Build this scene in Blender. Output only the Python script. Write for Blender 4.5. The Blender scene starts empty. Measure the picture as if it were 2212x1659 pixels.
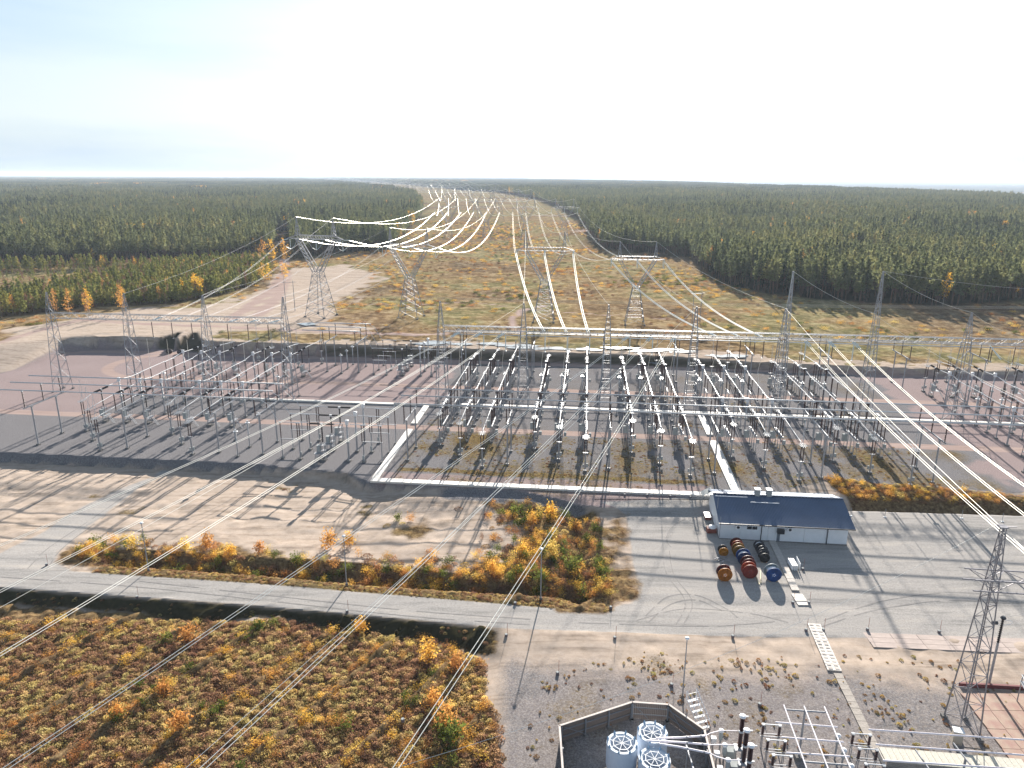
import bpy, bmesh, math, random
import numpy as np
from mathutils import Vector, Matrix
random.seed(7); RS=np.random.RandomState(11)
sc=bpy.context.scene; COL=sc.collection
R_=math.radians
# ------------------------------------------------------------------ camera
FPX=724.0; PITCH=R_(16.1); ROLL=R_(0.21); CAMH=60.0
cam=bpy.data.cameras.new('camera'); camo=bpy.data.objects.new('camera',cam); COL.objects.link(camo)
camo.location=(0,0,CAMH)
camo.rotation_euler=(Matrix.Rotation(math.pi/2-PITCH,3,'X')@Matrix.Rotation(ROLL,3,'Z')).to_euler()
cam.sensor_width=36; cam.lens=36*FPX/1024; cam.clip_end=90000; cam.clip_start=1
sc.camera=camo
# ------------------------------------------------------------------ sky and sun
SUN_EL=R_(20.5); SUN_AZ=R_(10.0)          # azimuth measured from +Y towards +X
w=bpy.data.worlds.new('World'); sc.world=w; w.use_nodes=True
nt=w.node_tree; nt.nodes.clear()
out=nt.nodes.new('ShaderNodeOutputWorld'); bg=nt.nodes.new('ShaderNodeBackground')
sky=nt.nodes.new('ShaderNodeTexSky'); sky.sky_type='NISHITA'; sky.sun_disc=False
sky.sun_elevation=SUN_EL; sky.sun_rotation=SUN_AZ; sky.dust_density=.35; sky.air_density=1.0; sky.ozone_density=1.2
SKY_STR=0.05
tc=nt.nodes.new('ShaderNodeTexCoord'); mp=nt.nodes.new('ShaderNodeMapping')
mp.inputs['Scale'].default_value=(1.0,1.0,9.0)
no=nt.nodes.new('ShaderNodeTexNoise'); no.inputs['Scale'].default_value=2.2; no.inputs['Detail'].default_value=7; no.inputs['Roughness'].default_value=.55
cr=nt.nodes.new('ShaderNodeValToRGB'); cr.color_ramp.elements[0].position=.35; cr.color_ramp.elements[0].color=(.9,.9,.9,1); cr.color_ramp.elements[1].position=.62
sep=nt.nodes.new('ShaderNodeSeparateXYZ')
band=nt.nodes.new('ShaderNodeMapRange'); band.inputs['From Min'].default_value=0.0; band.inputs['From Max'].default_value=.30
band.inputs['To Min'].default_value=1.08; band.inputs['To Max'].default_value=0.25
mul=nt.nodes.new('ShaderNodeMath'); mul.operation='MULTIPLY'
mix=nt.nodes.new('ShaderNodeMixRGB'); mix.inputs['Color2'].default_value=(4.6,5.7,6.7,1)
mp2=nt.nodes.new('ShaderNodeMapping'); mp2.inputs['Scale'].default_value=(1.0,1.0,8.0); mp2.inputs['Location'].default_value=(3.1,1.7,.4)
no2=nt.nodes.new('ShaderNodeTexNoise'); no2.inputs['Scale'].default_value=1.5; no2.inputs['Detail'].default_value=8
cr2=nt.nodes.new('ShaderNodeValToRGB'); cr2.color_ramp.elements[0].position=.38; cr2.color_ramp.elements[0].color=(4.0/7,5.1/7,6.3/7,1); cr2.color_ramp.elements[1].position=.6; cr2.color_ramp.elements[1].color=(5.6/7,6.3/7,6.8/7,1)
ml2=nt.nodes.new('ShaderNodeVectorMath'); ml2.operation='SCALE'; ml2.inputs['Scale'].default_value=7
L=nt.links.new
L(tc.outputs['Generated'],mp.inputs[0]); L(mp.outputs[0],no.inputs[0]); L(no.outputs[0],cr.inputs[0])
L(tc.outputs['Generated'],sep.inputs[0]); L(sep.outputs[2],band.inputs['Value'])
L(cr.outputs[0],mul.inputs[0]); L(band.outputs[0],mul.inputs[1]); L(mul.outputs[0],mix.inputs[0])
L(tc.outputs['Generated'],mp2.inputs[0]); L(mp2.outputs[0],no2.inputs[0]); L(no2.outputs[0],cr2.inputs[0]); L(cr2.outputs[0],ml2.inputs[0]); 
sd_=nt.nodes.new('ShaderNodeVectorMath'); sd_.operation='DOT_PRODUCT'; sd_.inputs[1].default_value=(math.sin(SUN_AZ)*math.cos(SUN_EL),math.cos(SUN_AZ)*math.cos(SUN_EL),math.sin(SUN_EL))
pw_=nt.nodes.new('ShaderNodeMath'); pw_.operation='POWER'; pw_.inputs[1].default_value=9; mx_=nt.nodes.new('ShaderNodeMath'); mx_.operation='MAXIMUM'; mx_.inputs[1].default_value=0
gl_=nt.nodes.new('ShaderNodeVectorMath'); gl_.operation='SCALE'; gl_.inputs[0].default_value=(7.5,6.9,6.2); ad_=nt.nodes.new('ShaderNodeVectorMath'); ad_.operation='ADD'
L(tc.outputs['Generated'],sd_.inputs[0]); L(sd_.outputs['Value'],mx_.inputs[0]); L(mx_.outputs[0],pw_.inputs[0]); L(pw_.outputs[0],gl_.inputs['Scale']); L(ml2.outputs[0],ad_.inputs[0]); L(gl_.outputs[0],ad_.inputs[1]); L(ad_.outputs[0],mix.inputs['Color2'])
L(sky.outputs[0],mix.inputs['Color1']); L(mix.outputs[0],bg.inputs[0]); bg.inputs[1].default_value=SKY_STR
L(bg.outputs[0],out.inputs[0])
sl=bpy.data.lights.new('sun','SUN'); sl.energy=5.0; sl.angle=R_(.53); sl.color=(1,.93,.84)
so=bpy.data.objects.new('sun',sl); COL.objects.link(so)
sdir=Vector((math.sin(SUN_AZ)*math.cos(SUN_EL),math.cos(SUN_AZ)*math.cos(SUN_EL),math.sin(SUN_EL)))
so.rotation_euler=sdir.to_track_quat('Z','Y').to_euler(); so.location=(0,0,200)
vs=sc.view_settings; vs.view_transform='Standard'; vs.look='None'; vs.exposure=1.5; vs.gamma=1; vs.use_curve_mapping=False
sc.render.engine='CYCLES'
HAZE=9e-5
sc.cycles.volume_bounces=0; sc.cycles.max_bounces=5; sc.cycles.transparent_max_bounces=6
# ------------------------------------------------------------------ terrain heights
_c,_s=math.cos(ROLL),math.sin(ROLL); _cp,_sp=math.cos(PITCH),math.sin(PITCH)
def spot(x,y,z=0.0):
    """where a line of sight of the survey picture (2212 px wide) meets height z"""
    u=x*1024/2212-512; v=y*1024/2212-384
    u,v=u*_c+v*_s,-u*_s+v*_c
    dy=FPX*_cp-v*_sp; dz=-FPX*_sp-v*_cp
    t=(z-CAMH)/dz
    return u*t,dy*t
def SP(x,y,z=0.0): return spot(x*2212/2560,y*2212/2560,z)
GA=R_(5.8)
def W(u,v): return (u*math.cos(GA)+v*math.sin(GA),-u*math.sin(GA)+v*math.cos(GA))
def knot(pts,z=None):
    q=sorted(spot(p[0],p[1],(p[2] if len(p)>2 else z)) for p in pts)
    xs=np.array([a for a,b in q]); ys=np.array([b for a,b in q])
    return xs,ys
FZ=lambda x:np.interp(x,[-60,0,20,60],[-.4,-.4,-.8,-1.2])   # road and yard level
# each knot line: (xs, ys, z(x))
K=[]
def addk(pts,zs,zxs=None):
    q=sorted([spot(p[0],p[1],p[2]) for p in pts])
    K.append((np.array([a for a,b in q]),np.array([b for a,b in q]),zxs))
def zi(xs,zs): return lambda x:np.interp(x,xs,zs)
# 1 near field / foot of the road bank
addk([(-300,1290,-1.6),(0,1303,-1.6),(125,1310,-1.6),(282,1320,-1.6),(375,1338,-1.6),(470,1345,-1.6),(560,1330,-1.2),(640,1338,-1.2),(768,1369,-1.6),(943,1386,-1.6),(1018,1409,-1.6),(1110,1430,-.8),(2400,1440,-1.1)],
     None,zi([-57,-40,-37,-33,-30,-12,-6,-1,20,60],[-1.65,-1.65,-1.1,-1.1,-1.65,-1.65,-1.65,-.7,-.8,-1.2]))
# 2 lower road edge
addk([(-300,1250,-.4),(0,1268,-.4),(553,1308,-.4),(1106,1358,-.4),(1590,1373,-.8),(2400,1380,-1.2)],None,FZ)
# 3 upper road edge
addk([(-300,1205,-.4),(0,1225,-.4),(150,1233,-.4),(553,1259,-.4),(1106,1305,-.4),(1300,1318,-.4),(2400,1330,-1.2)],None,FZ)
# 4 lip of roadside ditch
addk([(-300,1190,-.4),(0,1212,-.4),(150,1219,-.5),(320,1230,-.5),(553,1245,-.5),(803,1268,-.5),(1106,1287,-.5),(1287,1296,-.5),(1420,1300,-.5),(2400,1310,-1.2)],None,lambda x:FZ(x)-.1)
# 5 ditch bottom
addk([(-300,1180,-.5),(0,1200,-.6),(150,1219,-2.6),(320,1230,-2.6),(553,1245,-2.6),(803,1268,-2.6),(1106,1287,-2.6),(1287,1294,-2.6),(1420,1294,-.6),(2400,1300,-1.2)],None,
     zi([-69,-64,0,9,13,60],[-.5,-3.0,-3.0,-2.7,-.7,-1.2]))
# 6 top of ditch bank
addk([(-300,1150,-.7),(0,1165,-.7),(155,1178,-.7),(320,1190,-.7),(553,1204,-.7),(753,1216,-.7),(1106,1255,-.7),(1287,1265,-.7),(1420,1265,-.7),(2400,1270,-1.2)],None,
     zi([-64,9,20,60],[-.75,-.75,-.8,-1.2]))
# 7 foot of platform bank
addk([(-400,982,-1.9),(0,997,-1.9),(553,1023,-1.9),(740,1045,-1.9),(785,1056,-1.4),(903,1060,-.9),(1108,1069,-.7),(1224,1095,-.7),(1299,1112,-.7),(1500,1112,-.8),(1780,1100,-1.1),(1840,1097,-1.2),(2212,1108,-1.2),(2500,1112,-1.2)],None,
     zi([-90,-28,-22,-10,10,20,60],[-1.9,-1.9,-1.3,-.75,-.7,-.8,-1.2]))
# 8 edge of platform
addk([(-400,965,0),(0,982,0),(553,1006,0),(748,1021,0),(788,1043,0),(903,1050,0),(1108,1058,0),(1224,1082,0),(1299,1096,0),(1500,1096,0),(1700,1060,0),(1780,1040,0),(2212,1065,0),(2500,1075,0)],None,lambda x:x*0)
# 9 back foot
addk([(-400,850,0),(0,808,0),(70,785,0),(145,757,0),(217,752,0),(375,755,0),(432,762,0),(985,777,0),(1417,791,0),(2212,818,0),(2500,828,0)],None,lambda x:x*0)
# 10 back bank top
bankz=zi([-200,-90,0,80,140],[4.2,4.2,3.4,2.4,1.8])
addk([(-400,810,4.2),(0,745,4.2),(60,738,4.2),(147,729,4.2),(217,727,4.2),(330,731,4.2),(375,733,4.2),(395,715,4.2),(425,715,4.2),(440,741,4.1),(652,750,3.8),(707,744,3.8),(864,749,3.6),(985,753,3.4),(1189,762,3.1),(1417,767,2.9),(1659,782,2.6),(1934,797,2.2),(2212,808,1.8),(2500,818,1.8)],None,bankz)
def vnoise(x,y,s,seed=0):
    """cheap smooth value noise"""
    rs=np.random.RandomState(seed); T=rs.rand(256,256)
    X=x/s; Y=y/s; xi=np.floor(X).astype(int); yi=np.floor(Y).astype(int); fx=X-xi; fy=Y-yi
    fx=fx*fx*(3-2*fx); fy=fy*fy*(3-2*fy)
    a=T[xi%256,yi%256]; b=T[(xi+1)%256,yi%256]; c=T[xi%256,(yi+1)%256]; d=T[(xi+1)%256,(yi+1)%256]
    return (a*(1-fx)+b*fx)*(1-fy)+(c*(1-fx)+d*fx)*fy-.5
def far_z(x,y):
    z=np.interp(y,[0,330,660,950,1350,2000,4000,9000,60000],[2.6,2.6,3,6,9,11,10,0,0])
    r=np.hypot(x,y); ang=np.arctan2(x,y)
    ridge=np.interp(ang,[-.2,.02,.15,.30,.45,.7],[9e9,9000,5200,3300,2300,1500])
    drop=np.clip((r-ridge)/(ridge*.5+300),0,1)
    z=z-(z+62)*drop*drop*(3-2*drop)
    z=z+vnoise(x,y,420,3)*6*np.clip((y-900)/900,0,1)
    return z
def height(x,y):
    x=np.asarray(x,float); y=np.asarray(y,float)
    ys=[]; zs=[]
    prev=None
    for kx,ky,zf in K:
        yy=np.interp(x,kx,ky)
        if prev is not None: yy=np.maximum(yy,prev+.15)
        if len(ys)==4: yy=np.maximum(yy,prev+2.0)
        prev=yy; ys.append(yy); zs.append(zf(x))
    z=zs[0].copy() if hasattr(zs[0],'copy') else zs[0]+x*0
    z=z+x*0
    for i in range(len(ys)-1):
        t=np.clip((y-ys[i])/(ys[i+1]-ys[i]),0,1)
        z=np.where(y>ys[i],zs[i]*(1-t)+zs[i+1]*t,z)
    # beyond the bank
    t=np.clip((y-ys[-1])/130,0,1)
    z=np.where(y>ys[-1],zs[-1]*(1-t)+far_z(x,y)*t,z)
    # ditch along the yard
    xc=np.interp(y,[90,98,130],[10.2,10.6,12.6])
    d=np.clip(1-np.abs(x-xc)/3.2,0,1)*np.clip((y-92)/4,0,1)*np.clip((128-y)/6,0,1)
    z=z-1.7*d
    yb=np.interp(x,K[6][0],K[6][1])+1.3; z=z-1.9*np.clip(1-np.abs(y-yb)/2.6,0,1)*np.clip((x-57)/3,0,1)
    return z
def ground(px,py,it=7):
    z=0.0
    for _ in range(it):
        x,y=spot(px,py,z); z=float(height(np.array([x]),np.array([y]))[0])
    return x,y,z
def gz(x,y): return float(height(np.array([x]),np.array([y]))[0])
def gpoly(pts): return np.array([ground(a,b)[:2] for a,b in pts])
def inpoly(x,y,P):
    n=len(P); r=np.zeros(x.shape,bool); j=n-1
    for i in range(n):
        xi,yi=P[i]; xj,yj=P[j]
        c=((yi>y)!=(yj>y))&(x<(xj-xi)*(y-yi)/(yj-yi+1e-12)+xi)
        r^=c; j=i
    return r
def sdist(x,y,P,closed=True):
    d=np.full(x.shape,1e9); n=len(P)
    for i in range(n if closed else n-1):
        a=P[i]; b=P[(i+1)%n]; e=b-a; L2=max(e@e,1e-9)
        t=np.clip(((x-a[0])*e[0]+(y-a[1])*e[1])/L2,0,1)
        d=np.minimum(d,np.hypot(x-a[0]-t*e[0],y-a[1]-t*e[1]))
    if closed: d=np.where(inpoly(x,y,P),-d,d)
    return d
# ------------------------------------------------------------------ helpers
def tag(o,label=None,cat=None,group=None,kind=None):
    if label: o['label']=label
    if cat: o['category']=cat
    if group: o['group']=group
    if kind: o['kind']=kind
    return o
def empty(name,loc=(0,0,0),rz=0):
    o=bpy.data.objects.new(name,None); COL.objects.link(o); o.location=loc; o.rotation_euler=(0,0,rz); o.empty_display_size=.5
    return o
class MB:
    def __init__(s): s.v=[]; s.f=[]
    def quadbox(s,P):   # 8 corners bottom 4 then top 4
        b=len(s.v); s.v+=[tuple(p) for p in P]
        s.f+=[(b+3,b+2,b+1,b),(b+4,b+5,b+6,b+7),(b,b+1,b+5,b+4),(b+1,b+2,b+6,b+5),(b+2,b+3,b+7,b+6),(b+3,b,b+4,b+7)]
        return s
    def box(s,c,d,rz=0):
        x,y,z=c; a,b_,h=d[0]/2,d[1]/2,d[2]/2; ca,sa=math.cos(rz),math.sin(rz)
        P=[]
        for zz in (-h,h):
            for (i,j) in ((-a,-b_),(a,-b_),(a,b_),(-a,b_)):
                P.append((x+i*ca-j*sa,y+i*sa+j*ca,z+zz))
        return s.quadbox(P)
    def bar(s,p,q,r,n=4,r2=None,caps=False):
        p=Vector(p); q=Vector(q); d=(q-p)
        if d.length<1e-6: return s
        d.normalize(); a=d.orthogonal() if abs(d.z)>.99 else Vector((0,0,1)).cross(d)
        a.normalize(); c=d.cross(a); r2=r if r2 is None else r2
        b=len(s.v); off=math.pi/4 if n==4 else 0
        for (P,rr) in ((p,r),(q,r2)):
            for k in range(n):
                t=2*math.pi*k/n+off; w_=P+(a*math.cos(t)+c*math.sin(t))*rr; s.v.append((w_.x,w_.y,w_.z))
        for k in range(n): s.f.append((b+k,b+(k+1)%n,b+n+(k+1)%n,b+n+k))
        if caps: s.f.append(tuple(b+k for k in range(n))[::-1]); s.f.append(tuple(b+n+k for k in range(n)))
        return s
    def tube(s,pts,r,n=4):
        pts=[Vector(p) for p in pts]; rings=[]
        for i,p in enumerate(pts):
            d=(pts[min(i+1,len(pts)-1)]-pts[max(i-1,0)]).normalized()
            a=d.orthogonal() if abs(d.z)>.99 else Vector((0,0,1)).cross(d); a.normalize(); c=d.cross(a)
            b=len(s.v)
            for k in range(n):
                t=2*math.pi*k/n; w_=p+(a*math.cos(t)+c*math.sin(t))*r; s.v.append((w_.x,w_.y,w_.z))
            rings.append(b)
        for i in range(len(rings)-1):
            b,e=rings[i],rings[i+1]
            for k in range(n): s.f.append((b+k,b+(k+1)%n,e+(k+1)%n,e+k))
        return s
    def lathe(s,prof,c=(0,0,0),n=10,axis=(0,0,1)):
        ax=Vector(axis).normalized(); a=ax.orthogonal().normalized(); q=ax.cross(a); c=Vector(c); rings=[]
        for (r,z) in prof:
            b=len(s.v)
            for k in range(n):
                t=2*math.pi*k/n; w_=c+ax*z+(a*math.cos(t)+q*math.sin(t))*max(r,.001); s.v.append((w_.x,w_.y,w_.z))
            rings.append(b)
        for i in range(len(rings)-1):
            b,e=rings[i],rings[i+1]
            for k in range(n): s.f.append((b+k,b+(k+1)%n,e+(k+1)%n,e+k))
        s.f.append(tuple(rings[0]+k for k in range(n))[::-1]); s.f.append(tuple(rings[-1]+k for k in range(n)))
        return s
    def mesh(s,name,mat):
        m=bpy.data.meshes.new(name); m.from_pydata(s.v,[],s.f); m.materials.append(mat); m.update(); return m
    def build(s,name,mat,parent=None,smooth=False):
        m=s.mesh(name,mat)
        if smooth: m.polygons.foreach_set('use_smooth',[True]*len(m.polygons))
        o=bpy.data.objects.new(name,m); COL.objects.link(o); o.parent=parent; return o
def copy_tree(o,parent=None,loc=None,rz=None):
    c=o.copy(); COL.objects.link(c); c.parent=parent
    if loc is not None: c.location=loc
    if rz is not None: c.rotation_euler=(0,0,rz)
    for ch in KIDS.get(o.name,()) or o.children: copy_tree(ch,c)
    return c
KIDS={}
# ------------------------------------------------------------------ materials
def set_ramp(cr_,stops):
    e=cr_.elements; e[0].position=stops[0][0]; e[1].position=stops[-1][0]
    for p,c in stops[1:-1]: e.new(p)
    for i,(p,c) in enumerate(stops): e[i].color=(*c,1)
MATS={}
def mat(name,col,rough=.7,metal=0,var=.0,vscale=3.,bump=0,bscale=20.,spec=.5,col2=None):
    if name in MATS: return MATS[name]
    m=bpy.data.materials.new(name); m.use_nodes=True; n=m.node_tree.nodes; l=m.node_tree.links
    b=n['Principled BSDF']; b.inputs['Roughness'].default_value=rough; b.inputs['Metallic'].default_value=metal
    b.inputs['Specular IOR Level'].default_value=spec
    c2=col2 or tuple(min(1,c*(1-var)) for c in col)
    tcn=n.new('ShaderNodeTexCoord'); t=n.new('ShaderNodeTexNoise'); t.inputs['Scale'].default_value=vscale; t.inputs['Detail'].default_value=5
    r=n.new('ShaderNodeValToRGB'); r.color_ramp.elements[0].position=.35; r.color_ramp.elements[1].position=.65
    r.color_ramp.elements[0].color=(*c2,1); r.color_ramp.elements[1].color=(*col,1)
    l.new(tcn.outputs['Object'],t.inputs[0]); l.new(t.outputs[0],r.inputs[0]); l.new(r.outputs[0],b.inputs['Base Color'])
    if bump:
        t2=n.new('ShaderNodeTexNoise'); t2.inputs['Scale'].default_value=bscale; bp=n.new('ShaderNodeBump'); bp.inputs['Strength'].default_value=bump; bp.inputs['Distance'].default_value=.05
        l.new(tcn.outputs['Object'],t2.inputs[0]); l.new(t2.outputs[0],bp.inputs['Height']); l.new(bp.outputs[0],b.inputs['Normal'])
    MATS[name]=m; return m
STEEL=mat('galvanised_steel',(.36,.37,.39),.55,.35,.25,4,spec=.25)
ALU=mat('aluminium_tube',(.54,.56,.58),.5,.35,.1,2,spec=.3)
WIRE=mat('conductor_aluminium',(.95,.93,.84),.5,.9,.05,.5); WIRED=mat('dull_conductor',(.34,.35,.37),.6,.3,.1,.5)
BROWN=mat('brown_porcelain',(.055,.018,.013),.28,0,.3,8)
BLACKI=mat('dark_porcelain',(.018,.012,.012),.3,0,.3,8)
GREYI=mat('grey_porcelain',(.42,.44,.46),.35,0,.1,8)
GLASSI=mat('glass_insulator',(.62,.72,.72),.15,.1,.05,6,spec=.8)
WHITEP=mat('white_paint',(.78,.79,.80),.45,0,.06,2)
CABG=mat('cabinet_grey',(.36,.38,.375),.8,0,.15,2,spec=.08)
CONC=mat('concrete',(.22,.21,.20),.95,0,.25,3,.4,30,spec=.02)
COVER=mat('concrete_trench_cover',(.66,.63,.58),.7,0,.12,1.2,.3,25)
# ------------------------------------------------------------------ terrain material
def terrain_mat():
    m=bpy.data.materials.new('terrain'); m.use_nodes=True; n=m.node_tree.nodes; l=m.node_tree.links
    b=n['Principled BSDF']; b.inputs['Roughness'].default_value=1.0; b.inputs['Specular IOR Level'].default_value=0.0
    tcn=n.new('ShaderNodeTexCoord')
    def noise(scale,det=6,rough=.6,st=None):
        t=n.new('ShaderNodeTexNoise'); t.inputs['Scale'].default_value=scale; t.inputs['Detail'].default_value=det; t.inputs['Roughness'].default_value=rough
        if st:
            mpn=n.new('ShaderNodeMapping'); mpn.inputs['Scale'].default_value=st; mpn.inputs['Rotation'].default_value=(0,0,R_(5.8))
            l.new(tcn.outputs['Object'],mpn.inputs[0]); l.new(mpn.outputs[0],t.inputs[0])
        else: l.new(tcn.outputs['Object'],t.inputs[0])
        return t.outputs[0]
    def ramp(src,stops):
        r=n.new('ShaderNodeValToRGB'); set_ramp(r.color_ramp,stops)
        l.new(src,r.inputs[0]); return r.outputs[0]
    def mixc(f,a,c,mode='MIX'):
        x=n.new('ShaderNodeMixRGB'); x.blend_type=mode
        if isinstance(f,float): x.inputs[0].default_value=f
        else: l.new(f,x.inputs[0])
        l.new(a,x.inputs[1]); l.new(c,x.inputs[2]); return x.outputs[0]
    fine=noise(2.6,9,.82); mid=noise(.8,8,.7); big=noise(.07,7,.65); pebble=noise(4.5,6,.9); streak=noise(.5,6,.6,(.16,1.6,1)); huge=noise(.012,6,.62)
    tuss=noise(1.5,8,.8)
    sand=mixc(.5,ramp(mid,[(.32,(.25,.20,.155)),(.5,(.40,.325,.265)),(.7,(.48,.40,.335))]),ramp(streak,[(.36,(.17,.135,.105)),(.46,(.39,.315,.255)),(.7,(.48,.40,.335))]))
    grey=mixc(.4,ramp(pebble,[(.40,(.045,.043,.046)),(.5,(.165,.158,.162)),(.6,(.39,.375,.375))]),ramp(mid,[(.3,(.125,.119,.122)),(.7,(.19,.182,.184))]))
    red=mixc(.5,ramp(pebble,[(.40,(.12,.09,.088)),(.5,(.275,.22,.212)),(.6,(.45,.375,.36))]),ramp(big,[(.3,(.22,.172,.165)),(.7,(.29,.228,.22))]))
    track=mixc(.4,ramp(streak,[(.35,(.27,.20,.175)),(.65,(.41,.315,.275))]),ramp(fine,[(.3,(.25,.185,.16)),(.7,(.40,.31,.28))]))
    road=mixc(.45,ramp(streak,[(.36,(.22,.205,.19)),(.46,(.335,.31,.29)),(.56,(.36,.33,.305)),(.66,(.43,.385,.34))]),ramp(pebble,[(.40,(.17,.165,.16)),(.5,(.31,.30,.285)),(.6,(.45,.44,.42))]))
    moss=mixc(.3,ramp(tuss,[(.38,(.03,.024,.016)),(.47,(.10,.075,.04)),(.55,(.20,.145,.06)),(.65,(.36,.27,.12))]),ramp(big,[(.35,(.10,.065,.04)),(.65,(.20,.15,.07))]))
    heath=mixc(.35,ramp(tuss,[(.36,(.035,.020,.013)),(.46,(.13,.08,.045)),(.55,(.25,.17,.09)),(.66,(.42,.31,.16))]),ramp(big,[(.3,(.07,.03,.018)),(.5,(.10,.07,.03)),(.68,(.20,.15,.05))]))
    corr=mixc(.5,ramp(huge,[(.34,(.09,.068,.046)),(.44,(.21,.13,.065)),(.51,(.28,.20,.09)),(.57,(.18,.18,.07)),(.66,(.34,.26,.14))]),ramp(noise(.22,9,.78),[(.40,(.012,.011,.009)),(.47,(.12,.09,.06)),(.53,(.25,.185,.105)),(.62,(.44,.37,.25))]))
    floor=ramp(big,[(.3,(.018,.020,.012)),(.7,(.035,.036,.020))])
    A=n.new('ShaderNodeAttribute'); A.attribute_name='wa'; B=n.new('ShaderNodeAttribute'); B.attribute_name='wb'; C=n.new('ShaderNodeAttribute'); C.attribute_name='wc'
    sA=n.new('ShaderNodeSeparateColor'); sB=n.new('ShaderNodeSeparateColor'); sC=n.new('ShaderNodeSeparateColor')
    l.new(A.outputs['Color'],sA.inputs[0]); l.new(B.outputs['Color'],sB.inputs[0]); l.new(C.outputs['Color'],sC.inputs[0])
    def edge(src,k=.35):
        a=n.new('ShaderNodeMath'); a.operation='SUBTRACT'; l.new(fine,a.inputs[0]); a.inputs[1].default_value=.5
        m1=n.new('ShaderNodeMath'); m1.operation='MULTIPLY_ADD'; l.new(a.outputs[0],m1.inputs[0]); m1.inputs[1].default_value=k*2; l.new(src,m1.inputs[2])
        mr=n.new('ShaderNodeMapRange'); mr.inputs['From Min'].default_value=.32; mr.inputs['From Max'].default_value=.68; l.new(m1.outputs[0],mr.inputs['Value']); return mr.outputs[0]
    c=sand
    c=mixc(edge(sB.outputs[2]),c,corr)
    c=mixc(edge(sA.outputs[0]),c,grey)
    c=mixc(edge(sA.outputs[1]),c,red)
    c=mixc(edge(sB.outputs[0]),c,road)
    c=mixc(edge(sC.outputs[0],.9),c,moss)
    c=mixc(edge(sB.outputs[1]),c,heath)
    c=mixc(edge(sA.outputs[2],.2),c,track)
    c=mixc(sC.outputs[1],c,floor)  # forest floor, and the shade painted on the bank faces
    l.new(c,b.inputs['Base Color'])
    bp=n.new('ShaderNodeBump'); bp.inputs['Strength'].default_value=.55; bp.inputs['Distance'].default_value=.12
    hh=mixc(.5,mixc(.5,mid,fine),tuss); l.new(hh,bp.inputs['Height']); l.new(bp.outputs[0],b.inputs['Normal'])
    return m
TERR=terrain_mat()
# ------------------------------------------------------------------ zones
YT=lambda x:np.interp(x,K[7][0],K[7][1]); YF=lambda x:np.interp(x,K[8][0],K[8][1]); YG=lambda x:np.interp(x,K[9][0],K[9][1]); YB=lambda x:np.interp(x,K[6][0],K[6][1])
R1=lambda x:np.interp(x,K[1][0],K[1][1]); R2=lambda x:np.interp(x,K[2][0],K[2][1]); KT=lambda x:np.interp(x,K[5][0],K[5][1]); KL=lambda x:np.interp(x,K[3][0],K[3][1]); KN=lambda x:np.interp(x,K[0][0],K[0][1])
P_side=gpoly([(385,1002),(335,1010),(245,1062),(150,1110),(90,1150),(0,1195),(-60,1225),(160,1235),(120,1215),(125,1190),(215,1120),(300,1055),(350,1015)])
P_yard=gpoly([(1354,1104),(1362,1180),(1380,1283),(1366,1302),(1290,1322),(1300,1345),(2400,1355),(2400,1112),(1838,1100),(1780,1062),(1300,1085)])
P_scrub=gpoly([(150,1178),(300,1160),(520,1150),(700,1120),(740,1100),(860,1130),(960,1100),(1030,1080),(1130,1085),(1200,1100),(1290,1118),(1354,1108),(1380,1290),(1290,1310),(1100,1300),(700,1262),(300,1240),(120,1215)])
P_field=gpoly([(-200,1300),(0,1305),(300,1325),(540,1345),(640,1345),(800,1372),(960,1390),(1040,1430),(1050,1500),(1075,1560),(1090,1700),(900,2000),(-900,2000)])
P_bank_r=gpoly([(1775,1030),(1900,1045),(2000,1050),(2230,1075),(2300,1108),(1850,1098)])
P_weeds=gpoly([(1180,1440),(1400,1405),(1700,1420),(1900,1410),(2100,1430),(2240,1480),(2240,1700),(1100,1700),(1140,1520)])
P_fsand=gpoly([(0,712),(100,697),(260,668),(470,660),(560,632),(600,595),(640,578),(730,572),(830,590),(800,620),(720,660),(740,690),(800,712),(690,712),(440,722),(150,728),(0,752)])
P_dirt=[gpoly(p) for p in ([(0,712),(110,690),(240,684),(240,694),(120,702),(0,738)],)]
LT=[]
def track_line(pts,w_): LT.append((np.array([ground(a,b)[:2] for a,b in pts]),w_))
track_line([(640,655),(760,657),(900,658),(1010,652)],1.6)
track_line([(-20,745),(90,712),(180,690),(260,697),(440,704),(620,712),(800,720),(960,722)],2.6)
track_line([(500,690),(540,660),(590,622),(612,590)],3.2)
track_line([(560,680),(600,640),(618,600),(614,560),(612,520),(616,500)],3.6)
track_line([(700,400),(820,398),(880,405)],5)
track_line([(860,430),(1000,432),(1180,431)],4)
track_line([(830,497),(1000,495),(1180,494),(1300,500)],1.8)
track_line([(1120,720),(1105,690),(1130,668),(1180,660)],2.0)
track_line([(1010,652),(1150,668),(1300,680),(1480,690)],1.3)
FOREST_L=np.array([spot(a,b,2.5) for a,b in [(-700,640),(-200,604),(0,570),(100,568),(225,565),(337,560),(450,560),(545,548),(590,540),(597,502),(625,502),(632,560),(665,556),(728,548),(848,540),(888,500),(907,478),(915,462),(908,446),(880,432),(820,415),(760,403),(700,393),(650,387),(600,384)]]+[(-60000,80000),(-60000,60000)])
FOREST_R=np.array([spot(a,b,2.5) for a,b in [(640,384.5),(740,389),(826,395.5),(913,406),(1000,415),(1060,421),(1104,429),(1160,440),(1203,454),(1246,478),(1276,512),(1306,542),(1416,548),(1490,556),(1530,600),(1570,618),(1659,636),(1834,652),(2034,662),(2212,650),(2600,655),(3400,700)]]+[(60000,60000),(-20000,60000)])
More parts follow.
